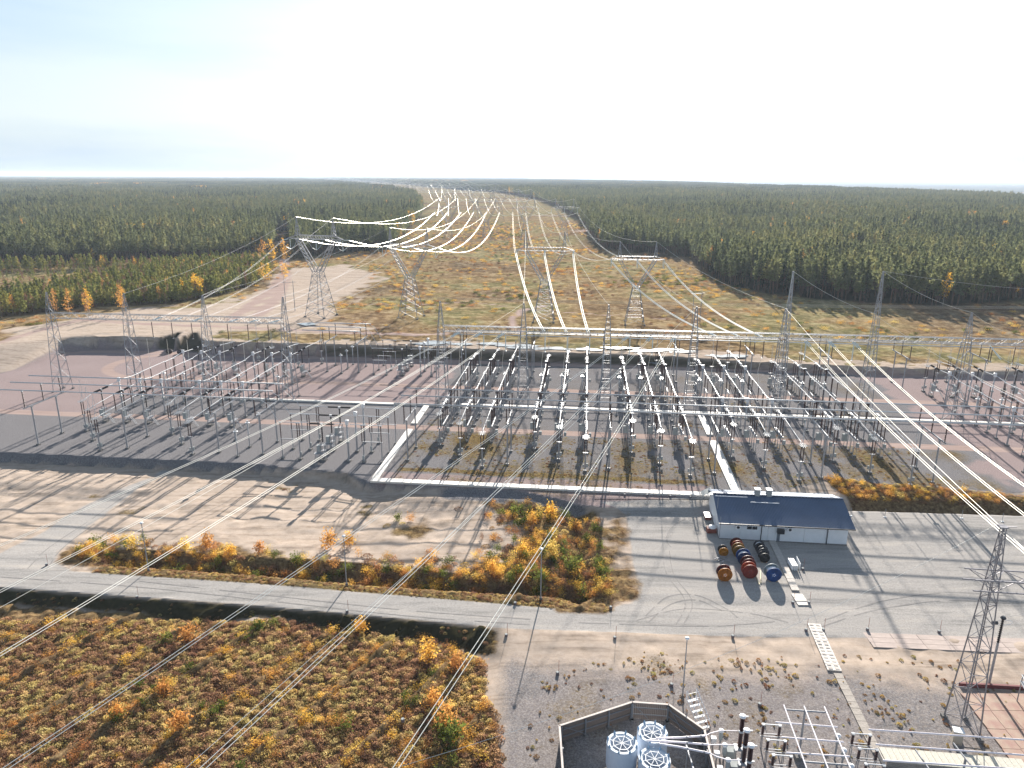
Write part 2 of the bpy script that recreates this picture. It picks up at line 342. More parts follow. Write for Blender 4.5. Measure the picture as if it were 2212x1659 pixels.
P_young=np.array([spot(a,b,2.5) for a,b in [(-500,720),(0,690),(112,674),(225,664),(375,660),(475,641),(553,620),(588,588),(592,556),(545,566),(450,575),(337,578),(100,582),(0,584),(-400,600)]])
P_clear=np.array([spot(a,b,2.5) for a,b in [(-400,655),(0,648),(110,634),(250,606),(330,588),(200,584),(0,588),(-400,610)]])
def zones(x,y):
    n1=vnoise(x,y,3.,1)+.5*vnoise(x,y,1.1,2); nb=vnoise(x,y,9,5)+.6*vnoise(x,y,4,6)+.35*vnoise(x,y,1.6,16)
    ca,sa=math.cos(GA),math.sin(GA); u=x*ca-y*sa; v=x*sa+y*ca
    sm=lambda d,wd=.8:np.clip(.5-d/(2*wd),0,1)
    plat=sm(YT(x)-y)*sm(y-YF(x))
    redz=np.maximum(sm(183.5-v,.6)*sm(u+40+nb*5,3),0)
    redz=np.maximum(redz,sm(167-v,.6)*sm(u+125+nb,2)); redz=np.maximum(redz,sm(86+nb*7-u,3)); redz=np.maximum(redz,.8*sm(v-137.6+n1*.5,.5)*sm(-42-u,1)*sm(u-26,1))
    trk=np.zeros(x.shape)
    for vc,wd,ul in ((165.6,1.7,-400),(201.6,1.7,-141),(231.5,2.2,-120)):
        trk=np.maximum(trk,sm(np.abs(v-vc-(vnoise(x,y,30,9)*.6))-wd,.5)*sm(ul-u,1))
    per=np.interp(x,K[8][0],K[8][1]); trk=np.maximum(trk,.8*sm(np.abs(y-per+5)-2,.8)*sm(x+95,4))
    trk=np.maximum(trk,.85*sm(np.abs(np.hypot((u+133)*.8,(v-216)*1.0)-16)-1.6,.8)*sm(u+128,1))
    trk*=plat; grey=plat.copy(); red=plat*redz
    strip=sm(-3-(y-YT(x)),.5)*sm(y-YT(x)-.4,.4)
    grey=np.maximum(grey,strip*sm(-30-x,2)*sm(x-45,2)*.0+plat)
    grey=np.maximum(grey,sm(YB(x)-3.5-y,.8)*sm(y-YT(x),.6)*sm(-14-x,2)*sm(x-14,1))
    road=sm(R1(x)-y,.35)*sm(y-R2(x),.35)
    road=np.maximum(road,sm(sdist(x,y,P_yard)+n1*.4,.6)); road=np.maximum(road,.95*sm(sdist(x,y,P_side)+n1*.5,.8))
    north=(y>YG(x)-.5)
    # near right gravel: pinkish sand to gravel
    nr=sm(y-R1(x),.6)*sm(-2-x,2)
    grey=np.maximum(grey,nr*sm(y-R1(x)+6+nb*3+np.clip(x-40,0,30)*.2,4)*.62)
    red=np.maximum(red,nr*.35*sm(y-R1(x)+5+nb*4,3)*(nb>-.1))
    moss=.8*sm(-(nb*1.0+.20-.30),1.0)*plat*sm(-40-u,2)*sm(u-86,3)*(.45+.55*sm(v-163,2)+.3*sm(140-v,2))
    moss=np.maximum(moss,sm(sdist(x,y,P_weeds),2)*sm(-(nb*2-.25),.5)*.42)
    moss=np.maximum(moss,.9*sm(np.abs(v-139.3+n1)-1.1,.6)*sm(-38-u,1)*sm(u-26,1)*plat)
    shoulder=sm(R2(x)-.2-y,.3)*sm(y-KL(x)-2.2,.4)*sm(-66-x,2)*sm(x-13,2)
    moss=np.maximum(moss,shoulder*.95)
    moss=np.maximum(moss,.8*sm(-(nb*2.2-1.1),.3)*sm(y-YT(x)+1,1)*sm(KT(x)-y,1)*sm(x-12,2))
    heath=sm(sdist(x,y,P_field)+n1,1.); sd=sdist(x,y,P_scrub)
    nr_=np.clip(1-(y-KL(x)-2.0)/8,0,1); heath=np.maximum(heath,sm(sd+n1*1.5,1.5)*sm(-(nb*1.6-.55+1.3*nr_+.9*np.clip((x+8)/10,0,1)),.6))
    heath=np.maximum(heath,sm(sdist(x,y,P_bank_r)+n1,.8))
    heath=np.maximum(heath,sm(KN(x)-y,.5)*sm(y-R1(x)+.5,.4)*sm(x+2,1))
    heath=np.maximum(heath,sm(KL(x)-.3-y,.4)*sm(y-KT(x)-.5,.6)*sm(x-9,1)*sm(-66-x,2))
    heath=np.maximum(heath,sm(np.abs(x-np.interp(y,[90,130],[10.2,12.6]))-4.2+n1,.8)*sm(91-y,1)*sm(y-124,1))
    corr=np.where(north,1.,0.)
    corr*=1-sm(sdist(x,y,P_fsand)+nb*14,6)
    corr*=1-.9*sm(YG(x)+7+nb*5-y,.1)*0
    corr=np.where(north&(y<YG(x)+9+nb*10),corr*.35,corr)
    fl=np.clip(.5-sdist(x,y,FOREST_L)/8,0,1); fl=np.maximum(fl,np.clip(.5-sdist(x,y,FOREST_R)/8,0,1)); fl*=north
    yg=np.clip(.5-sdist(x,y,P_young)/5,0,1)*(1-np.clip(.5-sdist(x,y,P_clear)/4,0,1))*north; 
    tr2=np.zeros(x.shape)
    for P,wd in LT: tr2=np.maximum(tr2,sm(sdist(x,y,P,False)-wd+n1*.8,1.2))
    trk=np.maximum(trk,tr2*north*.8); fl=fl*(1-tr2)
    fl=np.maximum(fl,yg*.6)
    # shade on the camera-facing banks, painted in with the dark floor colour
    bank_shade=sm(YF(x)-.2-y,.5)*sm(y-YG(x)+.2,.5)*sm(-131+n1*3-x,5)+sm(YB(x)+.4-y,.5)*sm(y-YT(x)+.3,.5)*sm(x-14,3)*sm(YB(x)+1.3-YT(x),.4)
    fl=np.maximum(fl,.85*np.clip(bank_shade,0,1))
    fl=np.maximum(fl,.9*sm(KN(x)-.3-y,.5)*sm(y-R1(x)+.1,.25)*sm(x+2,2))  # same painted shade on the bank below the road
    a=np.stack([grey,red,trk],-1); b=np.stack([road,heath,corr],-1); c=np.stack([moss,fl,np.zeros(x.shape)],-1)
    return a,b,c
def ridge_row(x,y):
    return np.abs(((x*.85-y*.53+vnoise(x,y,12,66)*1.1)/9.)%1-.5)
def grid_mesh(name,xs,ys,amp=1.,hole=None,zoff=0):
    X,Y=np.meshgrid(xs,ys); x=X.ravel(); y=Y.ravel(); z=height(x,y)
    a,b,c=zones(x,y)
    if amp:
        hb=b[:,1]*(1-b[:,0]); z=z+hb*(vnoise(x,y,1.3,21)*.55+vnoise(x,y,.6,22)*.25)*amp+hb*(y<96)*.75*np.exp(-(ridge_row(x,y)/.055)**2)
        z=z+b[:,2]*(vnoise(x,y,6,23)*.8+vnoise(x,y,1.7,26)*.5)*amp
        sd_=(1-np.clip(a.sum(-1)+b.sum(-1),0,1)); z=z+sd_*(vnoise(x,y,2.1,24)*.28+vnoise(x,y,5,25)*.3)*amp
    z=z+zoff
    nx,ny=len(xs),len(ys)
    i,j=np.meshgrid(np.arange(nx-1),np.arange(ny-1)); q=(j*nx+i).ravel()
    F=np.stack([q,q+1,q+nx+1,q+nx],-1)
    fx=x[F].mean(-1); fy=y[F].mean(-1)
    if hole is not None:
        keep=~((fx>hole[0])&(fx<hole[1])&(fy>hole[2])&(fy<hole[3])); F=F[keep]; fx=fx[keep]; fy=fy[keep]
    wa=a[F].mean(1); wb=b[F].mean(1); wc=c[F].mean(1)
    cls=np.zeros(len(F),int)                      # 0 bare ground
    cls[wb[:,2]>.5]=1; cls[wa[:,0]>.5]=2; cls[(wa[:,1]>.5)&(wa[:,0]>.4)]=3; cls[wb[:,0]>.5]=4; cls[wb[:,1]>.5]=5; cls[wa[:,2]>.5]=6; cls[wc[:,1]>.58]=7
    cls[(cls==4)&(inpoly(fx,fy,P_yard))]=8
    return x,y,z,F,a,b,c,cls
CLSN={0:'bare_sand_ground',1:'open_heath_ground',2:'grey_gravel_ground',3:'red_gravel_ground',4:'gravel_road',5:'heather_ground',6:'gravel_track',7:'forest_and_shaded_bank_ground',8:'gravel_yard'}
ACC={k:[] for k in CLSN}
def emit(g):
    x,y,z,F,a,b,c,cls=g
    for k in CLSN:
        f=F[cls==k]
        if len(f): ACC[k].append((x,y,z,f,a,b,c))
def np_mesh(name,V,F,mats):
    m=bpy.data.meshes.new(name); nv=len(V); nf=len(F); k=F.shape[1]
    m.vertices.add(nv); m.vertices.foreach_set('co',V.astype(np.float32).ravel())
    m.loops.add(nf*k); m.loops.foreach_set('vertex_index',F.astype(np.int32).ravel())
    m.polygons.add(nf); m.polygons.foreach_set('loop_start',np.arange(0,nf*k,k,dtype=np.int32)); m.polygons.foreach_set('loop_total',np.full(nf,k,dtype=np.int32))
    for t in mats: m.materials.append(t)
    m.update(calc_edges=True); m.validate(); return m
xs0=np.arange(-152,142.1,.45); 
emit(grid_mesh('near',xs0,np.arange(34,128.1,.42)))
emit(grid_mesh('nearb',np.arange(-152,142.1,.7),np.arange(127.8,262,.7)))
emit(grid_mesh('mid',np.arange(-420,420.1,3.),np.arange(20,520,3.),.9,(-150,140,36,260),-.05))
emit(grid_mesh('far',np.arange(-3000,3001,25.),np.arange(0,4400,25.),0,(-410,410,24,512),-.25))
gx=np.sign(np.linspace(-1,1,121))*np.abs(np.linspace(-1,1,121))**1.6*70000
gy=np.concatenate([[-3000,-500,0],np.geomspace(200,80000,110)])
emit(grid_mesh('horizon',gx,gy,0,(-2800,2800,-400,4150),-1.2))
for k,parts in ACC.items():
    V=[];Fs=[];A_=[];B_=[];C_=[];off=0
    for x,y,z,f,a,b,c in parts:
        idx,inv=np.unique(f.ravel(),return_inverse=True)
        V.append(np.stack([x[idx],y[idx],z[idx]],-1)); Fs.append(inv.reshape(-1,4)+off); A_.append(a[idx]);B_.append(b[idx]);C_.append(c[idx]); off+=len(idx)
    V=np.concatenate(V);Fs=np.concatenate(Fs)
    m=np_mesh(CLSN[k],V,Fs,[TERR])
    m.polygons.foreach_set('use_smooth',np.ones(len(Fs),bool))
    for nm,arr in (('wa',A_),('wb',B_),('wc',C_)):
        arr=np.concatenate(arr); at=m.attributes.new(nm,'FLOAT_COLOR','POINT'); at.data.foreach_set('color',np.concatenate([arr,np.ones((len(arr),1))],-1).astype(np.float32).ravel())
    o=bpy.data.objects.new(CLSN[k],m); COL.objects.link(o); tag(o,kind='structure')
# ------------------------------------------------------------------ substation equipment prototypes
def ins_prof(h,r,n=9,core=.55):
    p=[(r*core,0)]
    for i in range(n):
        z0=h*(i+.15)/n; z1=h*(i+.55)/n; z2=h*(i+.85)/n
        p+=[(r*core,z0),(r,z1),(r*core,z2)]
    return p+[(r*core,h)]
def insulator(parent,c,h,r,m,name='insulator',axis=(0,0,1),n=9,sides=8):
    return MB().lathe(ins_prof(h,r,n),c,sides,axis).build(name,m,parent)
def footing(parent,x,y,s=.9,h=.35): return MB().box((x,y,h/2),(s*.75,s*.75,h)).build('footing',CONC,parent)
def post(parent,x,y,z0,z1,r=.13,name='post'):
    m=MB().lathe([(r,z0),(r,z1)],(x,y,0),8); m.box((x,y,z0+.03),(r*2.6,r*2.6,.05)); m.box((x,y,z1-.02),(r*2.2,r*2.2,.04)); return m.build(name,STEEL,parent)
def P_frame():
    t=empty('busbar_support')
    for y in (1.9,9.7): footing(t,0,y); post(t,0,y,.3,9.35,.17)
    m=MB().box((0,6.1,9.5),(.22,13.2,.24)); 
    for y in (1.9,9.7): m.box((0,y,9.3),(.5,.6,.2))
    m.build('crossbeam',STEEL,t)
    for y in (.05,5.85,11.65):
        insulator(t,(0,y,9.62),3.7,.17,BROWN,n=10)
        MB().lathe([(.1,0),(.22,.05),(.22,.15),(.12,.3)],(0,y,13.3),8).build('cap',ALU,t)
    return t
def P_panto():
    t=empty('pantograph_disconnector'); footing(t,0,0,1.1,.4)
    post(t,0,0,.35,4.2,.16); MB().box((.42,0,1.5),(.4,.35,.8)).build('drive_box',CABG,t); MB().box((-.4,.1,1.3),(.3,.3,.7)).build('drive_box',CABG,t)
    MB().box((0,0,4.25),(1.0,.35,.16)).build('base_beam',STEEL,t)
    for x in (-.28,.28): insulator(t,(x,0,4.33),3.1,.15,BROWN,n=9)
    m=MB().bar((-.4,0,7.5),(.4,0,7.5),.08,6)
    for k in range(5): m.bar((-.7,-.7+.35*k,7.75+.1*(k%2)),(.7,-.5+.35*k,7.75+.1*(k%2)),.035)
    m.bar((-.2,-1.2,7.7),(-.2,1.4,7.8),.05).bar((.2,-1.2,7.7),(.2,1.4,7.8),.05); m.build('contact_arms',ALU,t)
    m=MB().bar((0,-.3,7.8),(0,.8,10.4),.04).bar((0,.9,7.8),(0,-.2,10.4),.04).bar((0,-.2,10.4),(0,.3,13.0),.035).bar((0,.8,10.4),(0,.3,13.0),.035)
    m.build('scissor_arm',ALU,t); return t
def P_breaker_t():
    t=empty('circuit_breaker'); footing(t,0,0,1.5,.4)
    m=MB()
    for x in (-.45,.45):
        for y in (-.45,.45): m.bar((x,y,.35),(x*.8,y*.8,4.2),.08)
    for z in (1.2,2.4,3.6): m.box((0,0,z),(1.0,1.0,.08))
    m.build('stand',STEEL,t)
    MB().box((0,-.95,2.7),(.9,.75,1.5)).box((0,-.95,3.5),(1.0,.85,.1)).build('control_cabinet',CABG,t)
    m=MB().box((.9,-.6,2.0),(1.2,2.2,.08))
    for y in (-1.6,-.6,.4): m.bar((1.5,y,2.0),(1.5,y,3.1),.03)
    m.bar((1.5,-1.6,3.1),(1.5,.4,3.1),.03).bar((1.5,-1.6,2.6),(1.5,.4,2.6),.025); m.build('platform',STEEL,t)
    m=MB()
    for s in (-.3,.3): m.bar((1.6,-.9+s,2.0),(3.0,-.9+s,0),.05)
    for k in range(8):
        f=(k+.5)/8; m.box((1.6+1.4*f,-.9,2.0-2*f),(.22,.6,.04))
    m.build('ladder',STEEL,t)
    insulator(t,(0,0,4.3),3.9,.22,BLACKI,n=9)
    MB().box((0,0,8.4),(.42,.55,.4)).build('head',ALU,t)
    insulator(t,(0,.28,8.45),2.4,.26,BLACKI,'interrupter',(0,1,0),9); insulator(t,(0,-.28,8.45),2.4,.26,BLACKI,'interrupter',(0,-1,0),9)
    m=MB().bar((0,2.7,8.45),(0,3.0,8.45),.1,8,caps=True).bar((0,-2.7,8.45),(0,-3.0,8.45),.1,8,caps=True); m.build('terminal',ALU,t); return t
def P_breaker_old():
    t=empty('live_tank_breaker')
    m=MB()
    for y in (-3.0,-1.0,1.0,3.0):
        for s in (-.35,.35): m.bar((s,y,.3),(s*.6,y,4.0),.06)
        m.box((0,y,2.2),(.62,.07,.07))
    m.box((0,0,4.05),(.55,6.8,.16)); m.build('stand',STEEL,t)
    for y in (-3.0,3.0): footing(t,0,y,.95)
    for y in (-1.0,1.0): footing(t,0,y,.8)
    MB().box((-1.0,1.2,3.0),(1.1,.6,1.7)).build('control_cabinet',CABG,t)
    MB().box((1.0,-1.4,2.2),(.6,.6,.9)).build('junction_box',CABG,t)
    for y in (-3.0,-1.1,1.1,3.0): insulator(t,(0,y,4.15),3.9,.17,BROWN,n=10)
    m=MB().lathe([(.08,-2.6),(.17,-2.4),(.20,-1.2),(.17,-.2),(.08,0),(.17,.2),(.20,1.2),(.17,2.4),(.08,2.6)],(0,0,8.45),10,(0,1,0))
    m.build('interrupter',GREYI,t,True)
    m=MB()
    for y in (-3.0,-1.1,1.1,3.0):
        m.lathe([(.1,0),(.24,.06),(.1,.12)],(0,y,8.1),10)
        m.bar((-.5,y-.25,8.5),(.5,y-.25,8.5),.04)
    m.build('corona_ring',ALU,t); return t
def P_ct(new):
    t=empty('current_transformer'); footing(t,0,0,1.1,.4); post(t,0,0,.35,4.3,.2 if new else .16)
    I=GREYI if new else BROWN
    MB().box((0,0,4.45),(.6,.6,.35)).build('base_tank',CABG,t)
    insulator(t,(0,0,4.6),3.9,.24 if new else .3,I,n=11)
    if new: MB().lathe([(.34,0),(.38,.1),(.38,.72),(.42,.76),(.42,.9)],(0,0,8.5),12).build('head',WHITEP,t)
    else: MB().lathe([(.3,0),(.42,.15),(.42,.5),(.3,.7)],(0,0,8.5),10).build('head',BROWN,t)
    MB().lathe([(.42,0),(.44,.06),(.3,.14)],(0,0,9.4 if new else 9.2),10).bar((0,-.8,8.9),(0,.8,8.9),.07,6,caps=True).build('terminal',ALU,t); return t
def P_disc():
    t=empty('centre_break_disconnector')
    for y in (-2.1,2.1):
        footing(t,0,y,.9); post(t,0,y,.3,4.2,.13)
    m=MB().box((0,0,4.3),(.28,5.0,.2)); m.build('base_beam',STEEL,t); MB().box((.45,2.1,1.3),(.4,.35,.9)).build('drive_box',CABG,t)
    insulator(t,(0,-2.1,4.4),3.8,.15,BROWN,n=10); insulator(t,(0,1.85,4.4),3.8,.15,BROWN,n=10); insulator(t,(0,2.35,4.4),3.8,.15,BROWN,n=10)
    MB().bar((0,-2.3,8.4),(0,2.6,8.4),.08,6,caps=True).box((0,-2.1,8.3),(.35,.35,.2)).box((0,2.1,8.3),(.35,.7,.2)).bar((.3,-.1,8.4),(-.3,.1,8.4),.05).build('contact_arm',ALU,t); return t
def P_post():
    t=empty('post_insulator'); footing(t,0,0,.9); post(t,0,0,.3,4.4,.12); insulator(t,(0,0,4.45),3.8,.16,BROWN,n=10)
    MB().lathe([(.1,0),(.2,.06),(.1,.2)],(0,0,8.2),8).build('cap',ALU,t); return t
def P_arrester():
    t=empty('surge_arrester'); footing(t,0,0,.8); post(t,0,0,.3,3.2,.12); insulator(t,(0,0,3.25),2.9,.2,GREYI,n=9)
    MB().lathe([(.5,0),(.55,.05),(.5,.1)],(0,0,5.9),12).lathe([(.2,0),(.22,.3)],(0,0,6.15),8).build('grading_ring',ALU,t); return t
PROTO={}
def place(kind,fn,loc,rz,label,cat,group):
    if kind not in PROTO: t=fn(); PROTO[kind]=t; KIDS[t.name]=list(t.children); t.location=loc; t.rotation_euler=(0,0,rz)
    else: t=copy_tree_p(PROTO[kind],loc,rz)
    tag(t,label,cat,group); return t
def copy_tree_p(p,loc,rz):
    c=p.copy(); COL.objects.link(c); c.location=loc; c.rotation_euler=(0,0,rz)
    for ch in KIDS[p.name]:
        d=ch.copy(); COL.objects.link(d); d.parent=c
    return c
BUS=(142.25,148.05,153.85); BUS2=(212.3,218.1,223.9)
def at(u,v,z=0): x,y=W(u,v); return (x,y,z)
ORD=['first','second','third','fourth','fifth','sixth','seventh','eighth','ninth','tenth','eleventh','twelfth']
# busbar support frames
FU=[-124,-102.3,-80.5,-70.3,-37.4,-15.6,6.1,28,49.6,71.5,93.2,115]
for k,u in enumerate(FU):
    for side,v0 in (('near',BUS[0]),('far',BUS2[0])):
        if side=='far' and u<-90: continue
        k2=k-(2 if side=='far' else 0)
        place('frame',P_frame,at(u,v0),-GA,f'two-legged busbar support with brown insulators, {ORD[k2]} from left, {side} row','busbar support','busbar supports')
# busbar tubes
for side,vs_ in (('near',BUS),('far',BUS2)):
    for i,v in enumerate(vs_):
        segs=[(-131.5 if side=='near' else -87,-68.5,'left'),(-39.5,150,'right')]
        for a,b,nm in segs:
            m=MB(); p=at(a,v,13.66); q=at(b,v,13.66); m.bar(p,q,.14,8,caps=True)
            u=a+4
            o=m.build('busbar_tube',ALU,None,True)
            tag(o,f'long silver busbar tube, {("front","middle","back")[i]} phase of the {side} busbar, {nm} section','busbar','busbar tubes')
# bays
BAYS=[('new',-113.3,'leftmost bay'),('new',-91.5,'second bay from the left'),('old',-26.5,'first weedy bay'),('old',-4.7,'second weedy bay'),('old',17.05,'third weedy bay'),('old',38.9,'bay behind white building'),('old',60.6,'bay right of white building'),('new',104.1,'bay near the right edge'),('new',125.8,'last bay on the right')]
def tube_thing(u,v0,v1,z,label,z2=None):
    m=MB().bar(at(u,v0,z),at(u,v1,z if z2 is None else z2),.07,6,caps=True)
    for f in (.06,.94): 
        vv=v0+(v1-v0)*f; m.bar(at(u,vv-.18,z+(0 if z2 is None else (z2-z)*f)),at(u,vv+.18,z+(0 if z2 is None else (z2-z)*f)),.11,6,caps=True)
    o=m.build('connecting_tube',ALU,None); tag(o,label,'conductor tube','connecting tubes in the bays')
for kind,uc,bn in BAYS:
    for i in range(3):
        u=uc+(i-1)*5.75; ph=('left','middle','right')[i]; vb=BUS[2-i]; vf=BUS2[i]
        far_ok=True
        loc=lambda v:at(u,v)
        L_=lambda what,sd: f'{what}, {sd} side, {ph} row, {bn}'
        place('panto',P_panto,loc(vb),-GA,L_('paired-insulator disconnector','near'),'disconnector','pantograph disconnectors')
        place('panto',P_panto,loc(vf),-GA,L_('paired-insulator disconnector','far'),'disconnector','pantograph disconnectors')
        if kind=='new':
            place('brk',P_breaker_t,loc(161.2),-GA,L_('T-shaped black breaker','near'),'circuit breaker','T-shaped circuit breakers')
            place('brk',P_breaker_t,loc(207.6),-GA,L_('T-shaped black breaker','far'),'circuit breaker','T-shaped circuit breakers')
            t1,t2=158.1,204.6; e1,e2=164.3,210.7
        else:
            place('brko',P_breaker_old,loc(160.4),-GA,L_('four-insulator circuit breaker','near'),'circuit breaker','older circuit breakers')
            place('brko',P_breaker_old,loc(206.8),-GA,L_('four-insulator circuit breaker','far'),'circuit breaker','older circuit breakers')
            t1,t2=157.3,203.7; e1,e2=163.6,209.9
        nw=kind=='new' or bn=='bay behind white building'
        place('ctn' if nw else 'cto',lambda:P_ct(nw),loc(168.4),-GA,L_('white-headed current transformer' if nw else 'thick brown current transformer','near'),'current transformer','current transformers')
        place('ctn' if nw else 'cto',lambda:P_ct(nw),loc(199.2),-GA,L_('white-headed current transformer' if nw else 'thick brown current transformer','far'),'current transformer','current transformers')
        place('disc',P_disc,loc(175.2),-GA,L_('two-post disconnector','near'),'disconnector','centre break disconnectors')
        place('disc',P_disc,loc(191.8),-GA,L_('two-post disconnector','far'),'disconnector','centre break disconnectors')
        place('post',P_post,loc(182.4),-GA,L_('lone post insulator','near'),'post insulator','post insulators')
        if kind=='new': place('arr',P_arrester,at(u+1.3,186.2),-GA,L_('grey surge arrester','far'),'surge arrester','surge arresters')
        else: place('arr',P_arrester,at(u-1.2,196.2),-GA,L_('grey surge arrester','far'),'surge arrester','surge arresters')
        if vb+1.4<t1-.5: tube_thing(u,vb+1.3,t1,7.9,L_('tube from busbar to breaker','near'),8.5)
        tube_thing(u,e1,167.7,8.6,L_('tube breaker to transformer','near')); tube_thing(u,169.2,173,8.9,L_('tube transformer to disconnector','near'),8.5)
        tube_thing(u,177.6,189.4,8.5,L_('long tube below gantry','middle')); tube_thing(u,194.3,198.4,8.5,L_('tube disconnector to transformer','far'),8.9)
        tube_thing(u,200,t2,8.8,L_('tube transformer to breaker','far'),8.5); tube_thing(u,e2,vf-1.2,8.5,L_('tube from breaker to busbar','far'),7.9)
        # dropper from the gantry
        top=at(u,182.6,16.6); bot=at(u,182.4,8.5); mid=at(u-.5,183.3,12.2)
        m=MB().tube([top,tuple((a+b)/2+(c-(a+b)/2)*.9 for a,b,c in zip(top,bot,mid)),bot],.045,4); o=m.build('dropper_conductor',WIRE)
        tag(o,L_('thin dropper wire','middle'),'wire','dropper wires')
# crosswise bay: rows run left to right
def P_disc_cross():
    t=empty('double_break_disconnector')
    footing(t,0,0,.9); footing(t,4.0,0,1.1); post(t,0,0,.3,4.6,.11); post(t,4.0,0,.3,4.6,.13)
    MB().box((2.0,0,4.7),(4.6,.24,.16)).build('base_beam',STEEL,t); MB().box((4.0,.4,1.2),(.4,.35,.9)).build('drive_box',CABG,t)
    insulator(t,(0,0,4.8),3.6,.15,BROWN,n=10); insulator(t,(3.75,0,4.8),3.6,.15,BROWN,n=10); insulator(t,(4.25,0,4.8),3.6,.15,BROWN,n=10)
    MB().bar((-.3,0,8.55),(4.4,0,8.55),.08,6,caps=True).box((0,0,8.48),(.4,.4,.18)).box((4,0,8.48),(.9,.4,.18)).build('contact_arm',ALU,t); return t
for side,vs_ in (('near',BUS),('far',BUS2)):
    for i,v in enumerate(vs_):
        rn=('front','middle','back')[i]
        L_=lambda what: f'{what}, {side} crosswise bay, {rn} row'
        place('dcx',P_disc_cross,at(-64.9,v),-GA,L_('left-hand disconnector'),'disconnector','crosswise disconnectors')
        place('dcx',P_disc_cross,at(-42.6,v),-GA+math.pi,L_('right-hand disconnector'),'disconnector','crosswise disconnectors')
        place('brk',P_breaker_t,at(-55.6,v),-GA-math.pi/2,L_('T-shaped black breaker'),'circuit breaker','T-shaped circuit breakers')
        place('ctn',lambda:P_ct(True),at(-50,v),-GA,L_('white-headed current transformer'),'current transformer','current transformers')
        for (a,b) in ((-60.4,-58.7),(-52.5,-50.7),(-49.3,-47.0)):
            m=MB().bar(at(a,v,8.6),at(b,v,8.6),.07,6,caps=True); tag(m.build('connecting_tube',ALU),L_(f'short tube {"left of the breaker" if a<-58 else "right of the breaker" if a<-51 else "right of the transformer"}'),'conductor tube','connecting tubes in the bays')
        place('arr',P_arrester,at(-75.2,v),-GA,L_('surge arrester at the left'),'surge arrester','surge arresters')
        m=MB().tube([at(-69.2,v,13.6),at(-67.4,v,12.6),at(-65.2,v,8.7)],.06,5); tag(m.build('bent_tube',ALU),L_('bent tube at left busbar end'),'conductor tube','bent tubes at the busbar ends')
        m=MB().tube([at(-38.4,v,13.6),at(-40.3,v,12.6),at(-42.3,v,8.7)],.06,5); tag(m.build('bent_tube',ALU),L_('bent tube at right-hand busbar'),'conductor tube','bent tubes at the busbar ends')
# single posts far side behind crosswise bay
for i,(u,v) in enumerate([(-86.1,213.8),(-75.4,212.9),(-75.4,219.3),(-34,228),(-28,228),(-22,228),(-36,205),(-36,209)]):
    place('post',P_post,at(u,v),-GA,f'lone brown post insulator by the far busbar, {ORD[i]} from the left','post insulator','post insulators')
# ------------------------------------------------------------------ lattice towers
def lattice(mb,lv,foot,wid,z0,z1,n,r,rb,top_w,xb=True,cx=0,cy=0,legs=True,depth=None,topd=None):
    """square lattice from width wid at z0 to top_w at z1. lv: MB list for 4 legs"""
    depth=wid if depth is None else depth; topd=top_w if topd is None else topd
    def c(k,z):
        f=(z-z0)/(z1-z0); a=(wid+(top_w-wid)*f)/2; b=(depth+(topd-depth)*f)/2
        return (cx+(-a,a,a,-a)[k],cy+(-b,-b,b,b)[k],z)
    if legs:
        for k in range(4): lv[k].bar(c(k,z0),c(k,z1),r)
    zs=[z0+(z1-z0)*(1-(1-i/n)**(1.25 if top_w<wid*.7 else 1)) for i in range(n+1)]
    for i in range(n):
        for k in range(4):
            j=(k+1)%4
            if xb: mb.bar(c(k,zs[i]),c(j,zs[i+1]),rb).bar(c(j,zs[i]),c(k,zs[i+1]),rb)
            else:
                if (i+k)%2: mb.bar(c(k,zs[i]),c(j,zs[i+1]),rb)
                else: mb.bar(c(j,zs[i]),c(k,zs[i+1]),rb)
            mb.bar(c(k,zs[i+1]),c(j,zs[i+1]),rb)
def P_gantry(tip=28.4):
    def f():
        t=empty('gantry_tower'); L4=[MB() for _ in range(4)]; b=MB()
        lattice(b,L4,None,3.0,.3,21.0,9,.10,.045,1.5,False,depth=4.2,topd=1.7)
        lattice(b,L4,None,1.5,21.0,tip,6 if tip<30 else 11,.07,.04,.25,False,depth=1.7,topd=.25)
        for m in L4: m.build('leg',STEEL,t)
        b.build('bracing',STEEL,t)['kind']='stuff'
        for x in (-1.5,1.5):
            for y in (-2.1,2.1): footing(t,x,y,.8)
        return t
    return f
GV=183.8
GT=[(-148.6,28.4),(-125.9,28.4),(-103.3,28.4),(-80.7,28.4),(-37.5,28.4),(-15.7,28.4),(6.0,28.4),(27.9,28.4),(49.6,28.4),(71.4,38.0),(93.3,28.4),(115,28.4)]
for k,(u,tip) in enumerate(GT):
    place('gt%d'%tip,P_gantry(tip),at(u,GV if u>-70 else 185.5),-GA,
          ('tall lattice gantry tower with a high lightning spire, right of the white building' if tip>30 else f'pointed steel lattice gantry tower, {ORD[k]} from the left in the row'),'gantry tower','gantry towers')
def P_mast():
    t=empty('lightning_mast'); L4=[MB() for _ in range(4)]; b=MB(); lattice(b,L4,None,2.2,.3,37,16,.08,.04,.25,False)
    for m in L4: m.build('leg',STEEL,t)
    b.build('bracing',STEEL,t)['kind']='stuff'; MB().box((0,0,.15),(2.8,2.8,.4)).build('footing',CONC,t); return t
tag(P_mast(),'tall thin lattice lightning mast behind the gantry beams','mast').location=at(51.8,189)
